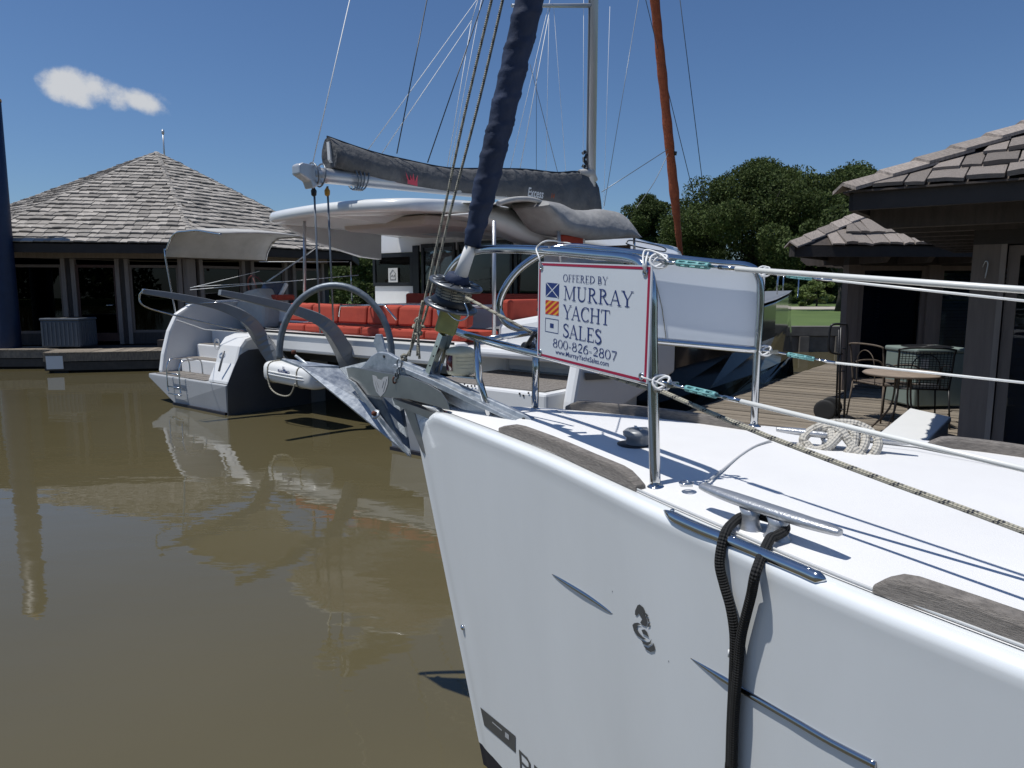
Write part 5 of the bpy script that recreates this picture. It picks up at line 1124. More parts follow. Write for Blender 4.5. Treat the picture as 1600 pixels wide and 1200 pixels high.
# black mooring rope over the port cleat and down the topside
RB = root('black_mooring_rope', dkp(1170, 850), 'black braided mooring rope looped round the near cleat and hanging down the hull', 'rope')
cc = dkp(1192, 836); cd_ = cdv.normalized(); so_ = -cd_.cross(UP); so_ = so_ if so_.dot(YN) > 0 else -so_
L1 = cc-cd_*.052+UP*.026; L2 = cc+cd_*.055+UP*.028
rr_ = .0105
left = [cc+cd_*.0+UP*.03-so_*.03, cc-cd_*.035+UP*.03-so_*.022, L1+so_*.005, L1+so_*.035-UP*.008]+[hp(u, v, .016) for u, v in ((1134, 845), (1133, 875), (1140, 910), (1150, 945), (1156, 985), (1156, 1025))]+[hp(1153, 1070, .014), hp(1150, 1130, .014), hp(1148, 1190, .014), hp(1147, 1198, .014)]
right = [cc+cd_*.0+UP*.03-so_*.03, cc+cd_*.035+UP*.03-so_*.022, L2+so_*.005, L2+so_*.033-UP*.006]+[hp(u, v, .018) for u, v in ((1200, 858), (1192, 890), (1184, 925), (1175, 960), (1168, 990), (1164, 1025))]+[hp(1162, 1070, .022), hp(1158, 1130, .022), hp(1156, 1190, .022), hp(1155, 1198, .022)]
def ext(pts): p = pts[-1]; return pts+[p-UP*.2, p-UP*.6, p-UP*.95+YN*.1]
f = MB(); f.tube(catmull(ext(left), 8), rr_, 12); f.build('rope_leg', M['blackrope'], RB)
f = MB(); f.tube(catmull(ext(right), 8), rr_, 12); f.build('rope_leg', M['blackrope'], RB)
f = MB(); p, n = onhull(1158, 1012); f.tube([p+n*.036+UP*q for q in (-.008, .008)], .0016, 4); f.build('whipping_thread', M['wirew'], RB)
# coiled pale rope on the far cleat
RW = root('pale_mooring_rope', scc, 'pale braided rope figure-eighted on the far cleat of the yacht', 'rope'); d = (cb2-ca2).normalized(); s = YN
q_ = .0145
def loopy(pts): f = MB(); f.tube(catmull(pts, 8), q_, 10); f.build('rope_turn', M['whiterope'], RW)
A_ = lambda x, y, z: scc-UP*.04+d*x+s*y+UP*z
loopy([A_(-.09, .03, .0), A_(-.11, .02, .03), A_(-.09, 0, .06), A_(-.04, -.01, .085), A_(.03, -.01, .09), A_(.08, 0, .07), A_(.105, .02, .04), A_(.09, .04, .0), A_(.06, .05, -.01)])
loopy([A_(-.10, .03, .02), A_(-.07, .05, .005), A_(-.03, .055, .02), A_(.0, .03, .06), A_(.02, -.01, .08), A_(.04, -.03, .06)])
loopy([A_(-.06, -.03, .04), A_(-.05, 0, .07), A_(-.01, .02, .075), A_(.03, .04, .04), A_(.06, .055, .01), A_(.10, .06, -.012), A_(.14, .065, -.02)])
loopy([A_(-.11, .04, .015), A_(-.12, .05, -.005), A_(-.08, .065, -.01), A_(-.04, .06, .0), A_(-.02, .04, .04), A_(-.04, .0, .075), A_(-.07, -.02, .05)])
loopy([A_(.02, .055, -.005), A_(.04, .045, .03), A_(.035, .02, .07), A_(.0, 0, .085)]); loopy([A_(.055, .05, .0), A_(.07, .03, .04), A_(.06, .0, .075), A_(.02, -.02, .07)])
# windlass capstan
c = dkp(996, 706, .0); f = MB(); f.lathe(c, [(.045, .0), (.047, .006), (.038, .014), (.036, .045), (.046, .054), (.047, .064), (.036, .073), (.001, .076)], n=28); wd = f.build('windlass', M['alugrey'], YR)
f = MB(); 
for a in (0, 1.57, 3.14, 4.71): f.corner(c+UP*.0745, V((math.cos(a), math.sin(a), 0))*.03, V((-math.sin(a), math.cos(a), 0))*.008, UP*.004)
f.build('capstan_rib', M['brushed'], wd); f = MB(); f.lathe(c+UP*.001+V((-.012, .0, 0)), [(.001, .021), (.052, .021), (.052, .026), (.001, .026)], n=28); f.build('windlass_well', M['black'], wd)
f = MB(); p = dkp(1072, 757, .03); f.tube([p+V((math.cos(a)*.016, math.sin(a)*.016, .004)) for a in np.linspace(0, 2*math.pi, 14, endpoint=False)], .003, 6, closed=True); f.box(p, (.03, .018, .008)); f.build('pad_eye', M['steel'], YR)
# lifelines with turnbuckles
def pside(u, v, side=1):
    a, b = (PA, tuple(YP(2.6, .87, 0))[:2]) if side > 0 else (SA, tuple(YP(3.2, -1.1, 0))[:2]); return vplane(u, v, a, b)
def line(pts, r, m, name, parent=YR, n=8): f = MB(); f.tube(pts, r, n); return f.build(name, M[m], parent)
def lifeline(p0, tb0, tb1, p1, side, r):
    a, b, c_, d_ = [pside(*q, side) for q in (p0, tb0, tb1, p1)]; far_ = d_+(d_-c_)*.5
    line([a, b], .004, 'steel', 'lifeline_end'); line([c_, far_], r, 'vinyl', 'lifeline'); x = (c_-b)
    f = MB(); s1 = x.cross(UP).normalized()*.007; L = x.length
    for sg in (-1, 1): f.tube([b+x*.28+s1*sg, b+x*.66+s1*sg], .0024, 6); f.tube([b+x*.28+UP*.006*sg, b+x*.66+UP*.006*sg], .0024, 6)
    for t in (.28, .40, .54, .66): f.tube([b+x*(t-.02), b+x*(t+.02)], .0078, 8)
    f.build('turnbuckle_cover', M['teal'], YR); line([b, b+x*.3], .0035, 'steel', 'turnbuckle_rod'); line([b+x*.64, c_], .0035, 'steel', 'turnbuckle_rod'); line([c_-x.normalized()*.05, c_], .0052, 'steel', 'swage')
lifeline((1020, 405), (1030, 408), (1150, 420), (1600, 453), 1, .0058)
lifeline((1020, 592), (1045, 600), (1158, 627), (1600, 733), 1, .0055)
lifeline((1190, 424), (1205, 428), (1300, 438), (1600, 470), -1, .0045)
lifeline((1184, 547), (1205, 549), (1305, 567), (1600, 598), -1, .0045)
for (u, v, side) in ((1022, 408, 1), (1026, 598, 1), (1186, 424, -1), (1188, 548, -1)):
    p = pside(u+8, v, side); f = MB()
    for rr2, w in ((.018, 0), (.015, .8)): f.tube(catmull([p+V((math.cos(a)*rr2*1.3, math.sin(a)*rr2*.5, math.sin(a+w)*rr2)) for a in np.linspace(0, 2*math.pi, 8, endpoint=False)], 3, closed=True), .0035, 6, closed=True)
    f.build('lashing', M['sailcl'], YR); f = MB(); f.box(p+YC*.03-UP*.003, (.03, .012, .014)); f.build('shackle', M['steel'], YR)
# furling line along the port side
fl0 = pp(1018, 596)+YN*.02; fl1 = YD(2.15, .55, .2)
fp = [vplane(u, v, (PA[0]-.04, PA[1]+.03), tuple(YP(2.6, .62, 0))[:2]) for u, v in ((1035, 612), (1110, 645), (1200, 682), (1300, 720), (1400, 757), (1500, 793), (1610, 834))]
FL = tag(line([pp(938, 583), pp(1000, 603)]+fp+[fp[-1]+(fp[-1]-fp[-2])], .0062, 'fleckrope', 'furling_line', None, 10), 'flecked furling line running low over the foredeck beside the near stanchion', 'rope')
# furled genoa in a navy cover, with drum
CLP = (tuple(YO)[0], tuple(YO)[1]); CLQ = tuple(YP(2, 0, 0))[:2]; cp_ = lambda u, v: vplane(u, v, CLP, CLQ)
s0, s1_ = cp_(737, 384), cp_(842, -60); Nn = 110; P = [s0+(s1_-s0)*t for t in np.linspace(0, 1, Nn)]; ax = (s1_-s0).normalized(); x_ = ax.cross(YN).normalized(); y_ = ax.cross(x_)
rings = []
for i, p in enumerate(P):
    t = i/(Nn-1); ring = []; br = .028+.012*min(1, t*5)+.006*t
    for a in np.linspace(0, 2*math.pi, 28, endpoint=False):
        ph = t*10.5-a/(2*math.pi)*1.0; fr = ph-math.floor(ph); r = br+.0042*(fr**1.5)+.0012*math.sin(a*3+t*40)+.0008*math.sin(a*5-t*90)+.0022*math.exp(-((fr-.82)/.035)**2)-.0022*math.exp(-((fr-.72)/.03)**2)
        ring.append(p+(x_*math.cos(a)+y_*math.sin(a))*r*1.03)
    rings.append(ring)
f = MB(); f.loft(rings); f.build('furled_genoa', M['navy'], YR)
f = MB(); a, b = cp_(718, 436), cp_(739, 376); f.tube([a, b], [.028, .022], 14); f.build('sail_foot', M['sailcl'], YR)
f = MB(); f.tube([cp_(682, 580), cp_(712, 470)], .010, 8); f.build('forestay', M['steel'], YR)
dc = cp_(712, 446); f = MB(); fdm = MB()
for off, r in ((.0, .104), (-.088, .104)):
    c = dc+ax*off; f.lathe(c, [(.018, 0), (r, 0), (r+.003, .005), (r, .011), (.018, .011)], ax, 32)
    for a in np.linspace(0, 2*math.pi, 12, endpoint=False): f.tube([c+(x_*math.cos(a)+y_*math.sin(a))*r*.45+ax*.012, c+(x_*math.cos(a)+y_*math.sin(a))*r*.93+ax*.012], .004, 5)
f.build('furler_plate', M['darkmetal'], YR)
f = MB(); f.lathe(dc-ax*.086, [(.001, 0), (.075, .004), (.085, .018), (.07, .035), (.062, .086)], ax, 28); f.build('furler_drum', M['black'], YR)
f = MB(); f.lathe(dc+ax*.004, [(.045, 0), (.048, .02), (.042, .04), (.03, .045)], ax, 20); f.build('drum_collar', M['navy'], YR)
for k in range(4): f = MB(); r = .067; f.tube([dc-ax*(.045-.011*k)+(x_*math.cos(a)+y_*math.sin(a))*r for a in np.linspace(0, 2*math.pi, 20, endpoint=False)], .005, 6, closed=True); f.build('drum_rope_turn', M['fleckrope'], YR)
f = MB(); f.tube([cp_(727, 458)+YN*.04, vplane(830, 528, PA, PB)+YN*-.05], .006, 8); f.build('furling_line_lead', M['fleckrope'], YR)
f = MB(); c = pp(821, 544); f.lathe(c-YN*.03+V((0, 0, .0)), [(.001, 0), (.022, 0), (.022, .03), (.001, .03)], YN, 14); f.tube([c+UP*.0, pp(836, 520)], .008, 6); f.box(pp(846, 520), (.05, .02, .016), Matrix.Rotation(-.6, 3, 'Y')); f.build('line_guide_block', M['black'], YR)
f = MB(); w0 = cp_(700, 503); f.box(w0, (.082, .06, .095), Matrix.Rotation(.3, 3, 'Y')); f.build('tape_wrap', M['yellow'], YR, bevel=.01)
for off in (-.012, .012):
    f = MB(); a, b = cp_(676, 582)+YN*off*1.3, cp_(697, 522)+YN*off*1.3; f.tube([a, b], [.02, .02], 4, smooth=False, flat=(.4,.4,1)); o = f.build('toggle_plate', M['steel'], YR)
    for t in (.2, .45, .7): f = MB(); f.lathe(a+(b-a)*t, [(.001, 0), (.004, 0), (.004, .016), (.001, .016)], YN if off > 0 else -YN, 8); f.build('pin', M['black'], o)
# bent rail under the drum
f = MB(); f.tube(catmull([cp_(712, 485)+YN*.055, cp_(735, 500)+YN*.07, cp_(748, 492)+YN*.06, cp_(742, 472)+YN*.06], 4), .003, 6); f.build('wire_guard', M['steel'], YR)
# the two halyards tied down at the bow
for k, pts in enumerate((((769, -20), (722, 180), (684, 360), (655, 492), (641, 540), (632, 556)), ((790, -20), (748, 160), (704, 330), (668, 480), (655, 520), (652, 556)), ((655, 500), (648, 530), (643, 556)), ((667, 470), (660, 512), (662, 560)))):
    f = MB(); f.tube(catmull([cp_(u, v)+YN*(.012*(k-1)) for u, v in pts], 6), .0052, 8); tag(f.build('halyard', M['fleckrope']), ('flecked halyard nearest the navy furled sail, led down to the bow', 'flecked halyard left of its twin, ending in the knot over the anchor', 'short rope tail left of the knot above the anchor shank', 'short rope tail right of the knot above the anchor shank')[(1, 0, 2, 3)[k]], 'rope', 'halyards tied down at the bow') if True else None
f = MB(); c = cp_(652, 510)
for k in range(3):
    cc2 = c+UP*(.028-.028*k)+YC*.006*(-1)**k; f.tube(catmull([cc2+YC*.012*math.cos(a)+YN*.012*math.sin(a)+UP*.006*math.sin(2*a+k) for a in np.linspace(0, 2*math.pi, 8, endpoint=False)], 3, closed=True), .0058, 8, closed=True)
f.tube(catmull([c+UP*.0, c+YC*.03+UP*.005, c+YC*.04-UP*.004], 3), .0055, 6); tag(f.build('rope_knot', M['fleckrope']), 'lumpy knot in the flecked halyards above the anchor', 'knot')
f = MB(); c = cp_(631, 560)
for k in range(3): f.tube(catmull([c+UP*(.012-.014*k)+YC*.010*math.cos(a)+YN*.010*math.sin(a)+UP*.004*math.sin(2*a+k) for a in np.linspace(0, 2*math.pi, 8, endpoint=False)], 3, closed=True), .0056, 8, closed=True)
tag(f.build('rope_knot', M['fleckrope']), 'small rope knot tied into the shackle on the anchor shank', 'knot')
# ------------------------------------------------------------ anchor on its roller
AN = root('anchor', cp_(600, 600), 'galvanised anchor with a grey roll bar hoop hanging off the bow roller', 'anchor')
def cn(u, v, off): return vplane(u, v, tuple(YO+YN*off)[:2], tuple(YP(2, off, 0))[:2])
# shank: deep flat bar from the hump to the deck
shp = [(572, 572), (586, 556), (598, 549), (612, 551), (628, 560), (690, 586), (760, 618), (836, 652), (838, 664), (800, 657), (730, 640), (688, 618), (640, 598), (560, 580)]
f = MB(); f.slab([cn(u, v, -.012) for u, v in shp], YN*.024); f.build('shank', M['galv'], AN, recalc=True, bevel=.004)
f = MB(); f.slab([cn(u, v, -.045) for u, v in ((640, 566), (700, 590), (760, 618), (836, 655), (836, 659), (760, 627), (690, 596), (636, 570))], YN*.09); f.build('shank_flange', M['galv'], AN, recalc=True, bevel=.003)
for (u, v) in ((600, 557), (818, 655)): f = MB(); f.lathe(cn(u, v, .0125), [(.001, 0), (.007, 0), (.007, .0015), (.001, .0015)], YN, 14); f.build('shank_hole', M['black'], AN)
# fluke: two plates meeting in a keel
T_ = cn(643, 714, 0); K0 = cn(545, 590, 0); EP = cn(468, 574, 0)+YN*0; 
e_port = cn(470, 572, .16); e_stb = cn(606, 556, -.20); mid = cn(530, 575, 0); keel = cn(560, 640, 0)
tipT = T_
def plate(a, b, c_, th=.008): f = MB(); n_ = (b-a).cross(c_-a).normalized()*th; f.slab([a, b, c_], n_); return f
kp = cn(588, 640, .02)
f = MB(); f.slab([e_port, mid, kp, tipT], (mid-e_port).cross(kp-e_port).normalized()*.008); f.build('fluke_plate', M['galv'], AN, recalc=True, bevel=.002)
f = MB(); f.slab([mid, e_stb, cn(632, 640, -.08), tipT+UP*.004, kp], (e_stb-mid).cross(kp-mid).normalized()*.008); f.build('fluke_plate', M['galvdark'], AN, recalc=True, bevel=.002)
f = MB(); f.slab([cn(u, v, .06) for u, v in ((543, 590), (556, 598), (640, 708), (632, 704))], YN*.01); f.build('fluke_edge', M['galv'], AN, recalc=True)
f = MB(); f.slab([cn(u, v, .0) for u, v in ((560, 596), (590, 600), (628, 690), (640, 712), (600, 660))], YN*.012); f.build('fluke_web', M['galvdark'], AN, recalc=True)
c = cn(588, 648, .09); f = MB(); f.lathe(c, [(.001, 0), (.022, 0), (.024, .006), (.012, .008), (.001, .008)], YN+UP*.6, 6); f.build('nut_washer', M['galv'], AN); f = MB(); f.lathe(c+(YN+UP*.6)*.006, [(.001, 0), (.012, 0), (.010, .014), (.001, .016)], YN+UP*.6, 6); f.build('rusty_nut', M['rust'], AN)
# roll bar
hl, hr = cn(437, 556, .14), cn(612, 552, -.17); top = None
hc = (hl+hr)/2; hx = (hr-hl)/2; hu = UP*(cn(520, 446, 0).z-hc.z)+YC*0
f = MB(); rp = [hl+hx*(1-math.cos(a))+hu*math.sin(a)*1.0 for a in np.linspace(0, math.pi, 30)]; f.tube([hl-UP*.015]+rp+[hr-UP*.03], .0155, 12); f.build('roll_bar', M['galvdark'], AN)
f = MB(); f.slab([hl-UP*.02, hl+YC*.05-UP*.02, mid, e_port+YC*-.0-UP*.01], UP*.010); f.build('roll_bar_gusset', M['galv'], AN, recalc=True)
f = MB(); f.slab([cn(u, v, -.05) for u, v in ((586, 535), (590, 522), (598, 522), (604, 545), (612, 562), (600, 568))], YN*.012); f.build('tripping_lug', M['galv'], AN, recalc=True, bevel=.003)
f = MB(); c = cn(459, 553, .12); f.lathe(c, [(.001, 0), (.012, 0), (.010, .016), (.001, .018)], UP, 7); f.build('rusty_nut', M['rust'], AN)
f = MB(); f.tube([cn(462, 556, .12), cn(492, 578, .10)], .007, 6); f.build('bolt', M['galv'], AN)
# bow roller cheek plate with the shield badge
f = MB(); f.slab([cn(u, v, .05) for u, v in ((542, 575), (552, 573), (600, 582), (640, 588), (670, 600), (690, 612), (700, 626), (704, 641), (680, 634), (640, 624), (590, 619), (560, 615), (548, 600))], YN*.005); f.build('bow_roller_cheek', M['plate'], YR, recalc=True, bevel=.0015)
f = MB(); f.slab([cn(u, v, -.055) for u, v in ((600, 582), (640, 588), (700, 612), (760, 640), (836, 662), (836, 668), (700, 636), (640, 620))], YN*.005); f.build('bow_roller_cheek', M['plate'], YR, recalc=True)
f = MB(); f.slab([cn(u, v, -.05) for u, v in ((640, 618), (704, 640), (760, 652), (836, 668), (830, 672), (700, 650), (645, 628))], YN*.10); f.build('roller_channel', M['plate'], YR, recalc=True)
# raked stem bracket below the roller
f = MB(); f.slab([cn(u, v, .015) for u, v in ((628, 627), (642, 627), (650, 650), (662, 690), (668, 712), (660, 705), (645, 670))], YN*.004); f.build('bobstay_strap', M['plate'], YR, recalc=True)
f = MB(); f.slab([cn(u, v, -.02) for u, v in ((655, 630), (690, 634), (700, 646), (672, 700), (664, 690))], YN*.035); f.build('stem_nose', M['hullwhite'], YR, recalc=True, bevel=.006)
f = MB(); sh = [(582, 586), (588, 588), (590, 592), (596, 594), (600, 589), (607, 588), (606, 600), (602, 612), (595, 620), (588, 612), (584, 600)]; f.slab([cn(u, v, .0555) for u, v in sh], YN*.0012); bd_ = f.build('shield_badge', M['decalw'], AN, recalc=True)
f = MB()
for (x0, y0, x1, y1) in ((585, 593, 590, 612), (604, 592, 599, 612), (588, 595, 592, 606), (600, 595, 597, 606)): f.tube([cn(x0, y0, .0572), cn(x1, y1, .0572)], .0006, 4)
f.build('badge_print', M['decal'], bd_)
f = MB(); c = cn(624, 568, .055)
f.tube([c+YC*.014*math.cos(a)+UP*.017*math.sin(a) for a in np.linspace(0, 2*math.pi, 16, endpoint=False)], .0035, 6, closed=True); f.build('shackle', M['galvdark'], AN)
for k in range(3): f = MB(); c2 = cn(622-k*3, 580+k*7, .058); f.tube([c2+(YC if k % 2 else YN)*.007*math.cos(a)+UP*.013*math.sin(a) for a in np.linspace(0, 2*math.pi, 12, endpoint=False)], .0032, 6, closed=True); f.build('chain_link', M['rust'] if k == 2 else M['galvdark'], AN)
# ------------------------------------------------------------ signs
def serif_font():
    T, t = .15, .055
    def arc(cx, cy, rx, ry, a0, a1, n=12): return [(cx+rx*math.cos(R(a0+(a1-a0)*i/n)), cy+ry*math.sin(R(a0+(a1-a0)*i/n))) for i in range(n+1)]
    G = {}
    sf = lambda x, y, w=.28: ([(x-w/2, y), (x+w/2, y)], t)
    V_ = lambda x, w=T: ([(x, 0), (x, 1)], w)
    def var(pts, ws): return (pts, ws)
    o_ = lambda cx, rx, cy=.5, ry=.5: var(arc(cx, cy, rx, ry, 0, 360, 28), [t+(T-t)*abs(math.cos(R(360*i/28)))**1.3 for i in range(29)])
    G['O'] = (1.0, [o_(.48, .38)]); G['F'] = (.72, [V_(.2), sf(.2, .02, .36), ([(.1, .97), (.66, .97)], t), ([(.2, .52), (.5, .52)], t), ([(.65, .97), (.65, .8)], t), ([(.5, .6), (.5, .42)], t)])
    G['E'] = (.78, [V_(.2), ([(.06, .03), (.68, .03)], t), ([(.06, .97), (.66, .97)], t), ([(.2, .52), (.5, .52)], t), ([(.65, .97), (.65, .8)], t), ([(.69, .03), (.71, .22)], t), ([(.5, .6), (.5, .42)], t)])
    bowl = lambda x, y0, y1, rx: var([(x, y1)]+arc(x+.08, (y0+y1)/2, rx, (y1-y0)/2, 90, -90, 12)+[(x, y0)], [t]+[t+(T-t)*abs(math.cos(R(90-180*i/12))) for i in range(13)]+[t])
    G['R'] = (.92, [V_(.2), sf(.2, .02, .34), ([(.06, .97), (.3, .97)], t), bowl(.2, .5, .97, .32), var([(.38, .5), (.6, .2), (.72, .05), (.86, .02)], [t, T, T, t])])
    G['D'] = (1.0, [V_(.2), ([(.06, .03), (.3, .03)], t), ([(.06, .97), (.3, .97)], t), bowl(.2, .03, .97, .56)])
    G['B'] = (.84, [V_(.2), ([(.06, .03), (.3, .03)], t), ([(.06, .97), (.3, .97)], t), bowl(.2, .52, .97, .30), bowl(.2, .03, .52, .38)])
    G['Y'] = (.88, [([(.44, 0), (.44, .48)], T), ([(.12, .98), (.44, .44)], T), ([(.78, .98), (.46, .44)], t), sf(.44, .02, .34), sf(.12, .98), sf(.79, .98, .22)])
    G['M'] = (1.22, [([(.18, 0), (.2, 1)], t), ([(.2, .98), (.58, .08)], T), ([(.96, .98), (.6, .08)], t), ([(1.0, 0), (.98, 1)], T), sf(.18, .02, .26), sf(1.0, .02, .34), sf(.12, .98, .18), sf(1.04, .98, .22)])
    G['U'] = (.98, [var([(.2, 1), (.2, .35)]+arc(.48, .3, .28, .28, 180, 360, 12)+[(.76, 1)], [T, T]+[T-(T-t)*i/12 for i in range(13)]+[t]), sf(.2, .98, .32), sf(.76, .98, .24)])
    G['A'] = (.92, [([(.1, 0), (.44, 1)], t), ([(.44, .98), (.78, 0)], T), ([(.2, .34), (.66, .34)], t), sf(.1, .02, .24), sf(.78, .02, .3)])
    G['C'] = (.88, [var(arc(.5, .5, .4, .48, 48, 315, 20), [t+(T-t)*abs(math.cos(R(48+267*i/20)))**1.2 for i in range(21)]), ([(.77, .98), (.77, .72)], t)])
    G['H'] = (1.02, [V_(.2), V_(.8), ([(.2, .5), (.8, .5)], t), sf(.2, .02, .32), sf(.8, .02, .32), sf(.2, .98, .32), sf(.8, .98, .32)])
    G['T'] = (.86, [V_(.42), sf(.42, .02, .36), ([(.05, .97), (.79, .97)], t), ([(.06, .97), (.05, .76)], t), ([(.78, .97), (.8, .76)], t)])
    G['L'] = (.78, [V_(.2), sf(.2, .98, .34), ([(.06, .03), (.68, .03)], t), ([(.69, .03), (.72, .24)], t)])
    G['S'] = (.68, [var(catm2([(.54, .82), (.36, .97), (.14, .86), (.14, .7), (.34, .54), (.54, .4), (.58, .2), (.4, .03), (.2, .05), (.1, .2)]), None), ([(.55, .97), (.55, .76)], t), ([(.09, .02), (.09, .24)], t)])
    G['8'] = (.66, [o_(.32, .19, .76, .22), o_(.32, .24, .26, .25)]); G['0'] = (.66, [o_(.32, .25, .5, .48)])
    G['6'] = (.66, [o_(.32, .24, .3, .28), var(catm2([(.54, .96), (.3, .86), (.12, .6), (.09, .35)]), None)])
    G['2'] = (.66, [var(catm2([(.1, .74), (.2, .93), (.4, .95), (.53, .78), (.44, .5), (.12, .08)]), None), ([(.1, .06), (.58, .06)], T*.8)])
    G['7'] = (.62, [([(.06, .94), (.56, .94)], T*.7), ([(.55, .93), (.24, 0)], T*.75)]); G['-'] = (.42, [([(.06, .36), (.34, .36)], t*1.4)]); G[' '] = (.36, [])
    return G
def catm2(p): return [(q.x, q.y) for q in catmull([V((x, y, 0)) for x, y in p], 5)]
GL = serif_font()
def serif(mb, txt, o, X, Y, Nn, h, w):
    tot = sum(GL[c][0] for c in txt); k = w/tot; x = 0; lay = 0
    for ch in txt:
        adv, strokes = GL[ch]
        for pts, ws in strokes:
            n = len(pts)
            if ws is None: ws = [.05+.10*math.sin(math.pi*i/(n-1)) for i in range(n)]
            if not isinstance(ws, list): ws = [ws]*n
            lay = (lay+1) % 7; off = Nn*(.00012*lay); L_, R_ = [], []
            for i in range(n):
                a = pts[max(i-1, 0)]; b = pts[min(i+1, n-1)]; dx, dy = (b[0]-a[0])*k/h, b[1]-a[1]; l = math.hypot(dx, dy) or 1; nx, ny = -dy/l, dx/l
                px_, py = x+pts[i][0]*k, pts[i][1]*h; hw_ = ws[i]/2*h
                L_.append(o+X*(px_+nx*hw_)+Y*(py+ny*hw_)+off); R_.append(o+X*(px_-nx*hw_)+Y*(py-ny*hw_)+off)
            mb.add(L_+R_, [(i, n+i, n+i+1, i+1) for i in range(n-1)])
        x += adv*k
# corners surveyed on the port pulpit, squared up into a real rectangle
sA, sB = (PA[0]+YN.x*.028, PA[1]+YN.y*.028), (PB[0]+YN.x*.028, PB[1]+YN.y*.028)
sg = lambda u, v: vplane(u, v, sA, sB)
c0, c1_, c2_, c3_ = sg(844, 404.5), sg(1021, 415), sg(1015, 595), sg(841, 556)
SO = c3_.copy(); SX = ((c2_-c3_)+(c1_-c0))/2; SY = ((c0-c3_)+(c1_-c2_))/2; SNn = SX.cross(SY).normalized(); SNn = SNn if SNn.dot(V((0, 0, EYE))-SO) > 0 else -SNn
print('SIGN', SX.length, SY.length, SX.dot(SY)/SX.length/SY.length)
def sgp(x, y, o=0): return SO+SX*x+SY*y+SNn*o
SG = root('sale_sign', SO, 'white sale sign with crimson border tied to the near pulpit rail', 'sign')
f = MB(); f.slab([sgp(0, 0), sgp(1, 0), sgp(1, 1), sgp(0, 1)], SNn*.004); f.build('board', M['signw'], SG, recalc=True)
def strip(mb, x0, y0, x1, y1, o=.0046): mb.add([sgp(x0, y0, o), sgp(x1, y0, o), sgp(x1, y1, o), sgp(x0, y1, o)], [(0, 1, 2, 3)])
f = MB(); bx_, by = .016, .024; strip(f, .010, .012, .010+bx_, .988); strip(f, .99-bx_, .012, .99, .988); strip(f, .010+bx_, .012, .99-bx_, .012+by); strip(f, .010+bx_, .988-by, .99-bx_, .988); f.build('border', M['signr'], SG)
XU, YU = SX.normalized(), SY.normalized(); W_, H_ = SX.length, SY.length
f = MB()
for txt, x0, y0, x1, y1 in (('OFFERED BY', .262, .815, .67, .885), ('MURRAY', .27, .635, .875, .772), ('YACHT', .27, .448, .70, .585), ('SALES', .27, .262, .635, .398), ('800-826-2807', .17, .138, .765, .225)):
    serif(f, txt, sgp(x0, y0, .0048), XU, YU, SNn, (y1-y0)*H_, (x1-x0)*W_)
f.build('lettering', M['signb'], SG)
textmesh('www.MurrayYachtSales.com', .0205, 'web_lettering', M['signb'], SG, frame_m(sgp(.20, .072, .0048), XU, YU), sx=(.545*W_)/(.0205*12.6), bold=.0001)
fx0, fx1 = .085, .225
def flag(y0, y1): return fx0, y0, fx1, y1
f = MB(); strip(f, fx0, .645, fx1, .79, .0046); f.build('signal_flag', M['signb'], SG); f = MB()
for (a, b) in (((.0, .0), (1, 1)), ((0, 1), (1, 0))):
    P0 = V((fx0+(fx1-fx0)*a[0], .645+.145*a[1], 0)); P1 = V((fx0+(fx1-fx0)*b[0], .645+.145*b[1], 0)); o_ = .0052 if a[1] else .0049
    wv = .016; f.add([sgp(P0.x+wv*.7*(1 if 1 else 0)*0, P0.y, o_)+0*XU, sgp(P0.x, P0.y, o_)+XU*.006, sgp(P1.x, P1.y, o_), sgp(P1.x, P1.y, o_)-XU*.006], [(0, 1, 2, 3)])
f.build('white_saltire', M['signw'], SG)
f = MB(); strip(f, fx0, .465, fx1, .61, .0046); f.build('signal_flag', M['signy'], SG); f = MB()
def clipdiag(c0_, c1__):    # diagonal band x+y' between c0 and c1 inside the unit square, rising to the right
    poly = [(0, 0), (1, 0), (1, 1), (0, 1)]
    for (s_n, c) in ((1, c0_), (-1, c1__)):
        out = []
        for i in range(len(poly)):
            a, b = poly[i], poly[(i+1) % len(poly)]; fa_ = s_n*((a[1]-a[0])-c); fb = s_n*((b[1]-b[0])-c)
            if fa_ >= 0: out.append(a)
            if fa_*fb < 0: t_ = fa_/(fa_-fb); out.append((a[0]+(b[0]-a[0])*t_, a[1]+(b[1]-a[1])*t_))
        poly = out
        if not poly: return None
    return poly
for k in range(5):
    c0_ = -1+k*.42+.02; pl = clipdiag(c0_, c0_+.21)
    if pl and len(pl) > 2: f.add([sgp(fx0+(fx1-fx0)*x, .465+.145*y, .0049) for x, y in pl], [list(range(len(pl)))])
f.build('flag_stripe', M['signred'], SG)
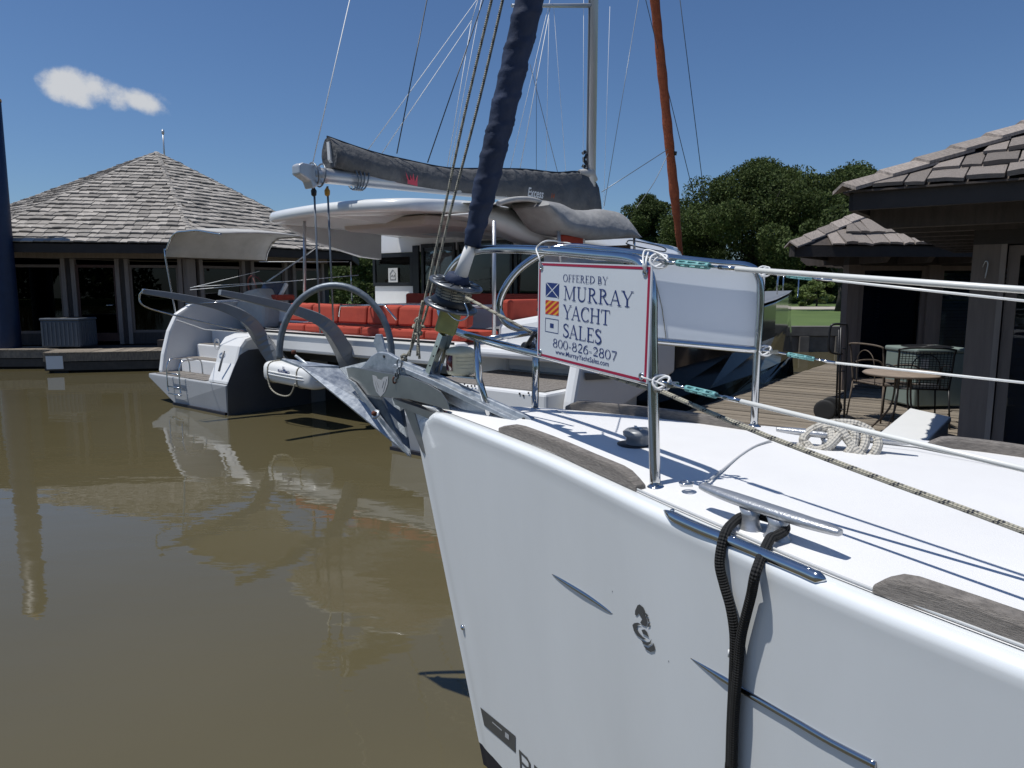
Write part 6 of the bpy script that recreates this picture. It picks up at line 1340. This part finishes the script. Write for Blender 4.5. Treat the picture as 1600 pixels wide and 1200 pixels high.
f = MB(); lw = .004; strip(f, fx0, .28, fx1, .28+lw*1.6, .0046); strip(f, fx0, .425-lw*1.6, fx1, .425, .0046); strip(f, fx0, .28+lw*1.6, fx0+lw, .425-lw*1.6, .0046); strip(f, fx1-lw, .28+lw*1.6, fx1, .425-lw*1.6, .0046); strip(f, .137, .33, .175, .375, .0046); f.build('signal_flag', M['signb'], SG)
for (x, y) in ((.035, .945), (.955, .94), (.035, .05), (.955, .055)):
    f = MB(); c = sgp(x, y, .004); f.tube([c+XU*.0075*math.cos(a)+YU*.0075*math.sin(a)+SNn*.001 for a in np.linspace(0, 2*math.pi, 16, endpoint=False)], .0028, 6, closed=True); f.build('eyelet', M['steel'], SG)
    f = MB(); f.lathe(c, [(.001, 0), (.005, 0), (.005, .0012), (.001, .0012)], SNn, 10); f.build('eyelet_hole', M['black'], SG)
tl, tr_, br_ = sgp(.035, .945, .004), sgp(.955, .94, .004), sgp(.955, .055, .004)
for pts in ([tl, tl+UP*.03+SNn*.01, pp(846, 390)+SNn*.018+UP*.005, pp(850, 385)-SNn*.012+UP*.018, sp2(880, 379)+UP*.0], [tr_, tr_+UP*.02+SNn*.008, pp(1016, 404)+UP*.02+SNn*.018, pp(1030, 404)+UP*.012, pp(1045, 409)], [tr_+XU*.002, tr_+UP*.03+SNn*.004+XU*.006, pp(1008, 402)+UP*.012-SNn*.01], [br_, br_+XU*.02+SNn*.01, pside(1030, 596)+SNn*.012, pside(1040, 603)]):
    f = MB(); f.tube(catmull(pts, 6), .0026, 6); f.build('cord_tie', M['wirew'], SG)
f = MB(); f.tube(catmull([sp2(880, 379), sp2(892, 381), sp2(905, 392)], 4), .0026, 6); f.build('cord_tie', M['wirew'], SG)
# blank board on the starboard pulpit
WBo = root('blank_board', sp2(1100, 540), 'blank white board, back of a sign, in the far pulpit frame', 'sign')
bA = (SA[0]+.012, SA[1]+.032); bB = (SB[0]+.012, SB[1]+.032); bg = lambda u, v: vplane(u, v, bA, bB)
q = [bg(1012, 535), bg(1190, 545), bg(1196, 426), bg(1010, 408)]
f = MB(); f.slab(q, YN*.004); f.build('board', M['panel'], WBo, recalc=True)
f = MB(); f.tube([bg(1024, 430)+YN*.01, bg(1036, 480)+YN*.01, bg(1043, 532)+YN*.01], .0018, 5); f.build('cord', M['fleckrope'], WBo)
print('objects', len(bpy.data.objects))
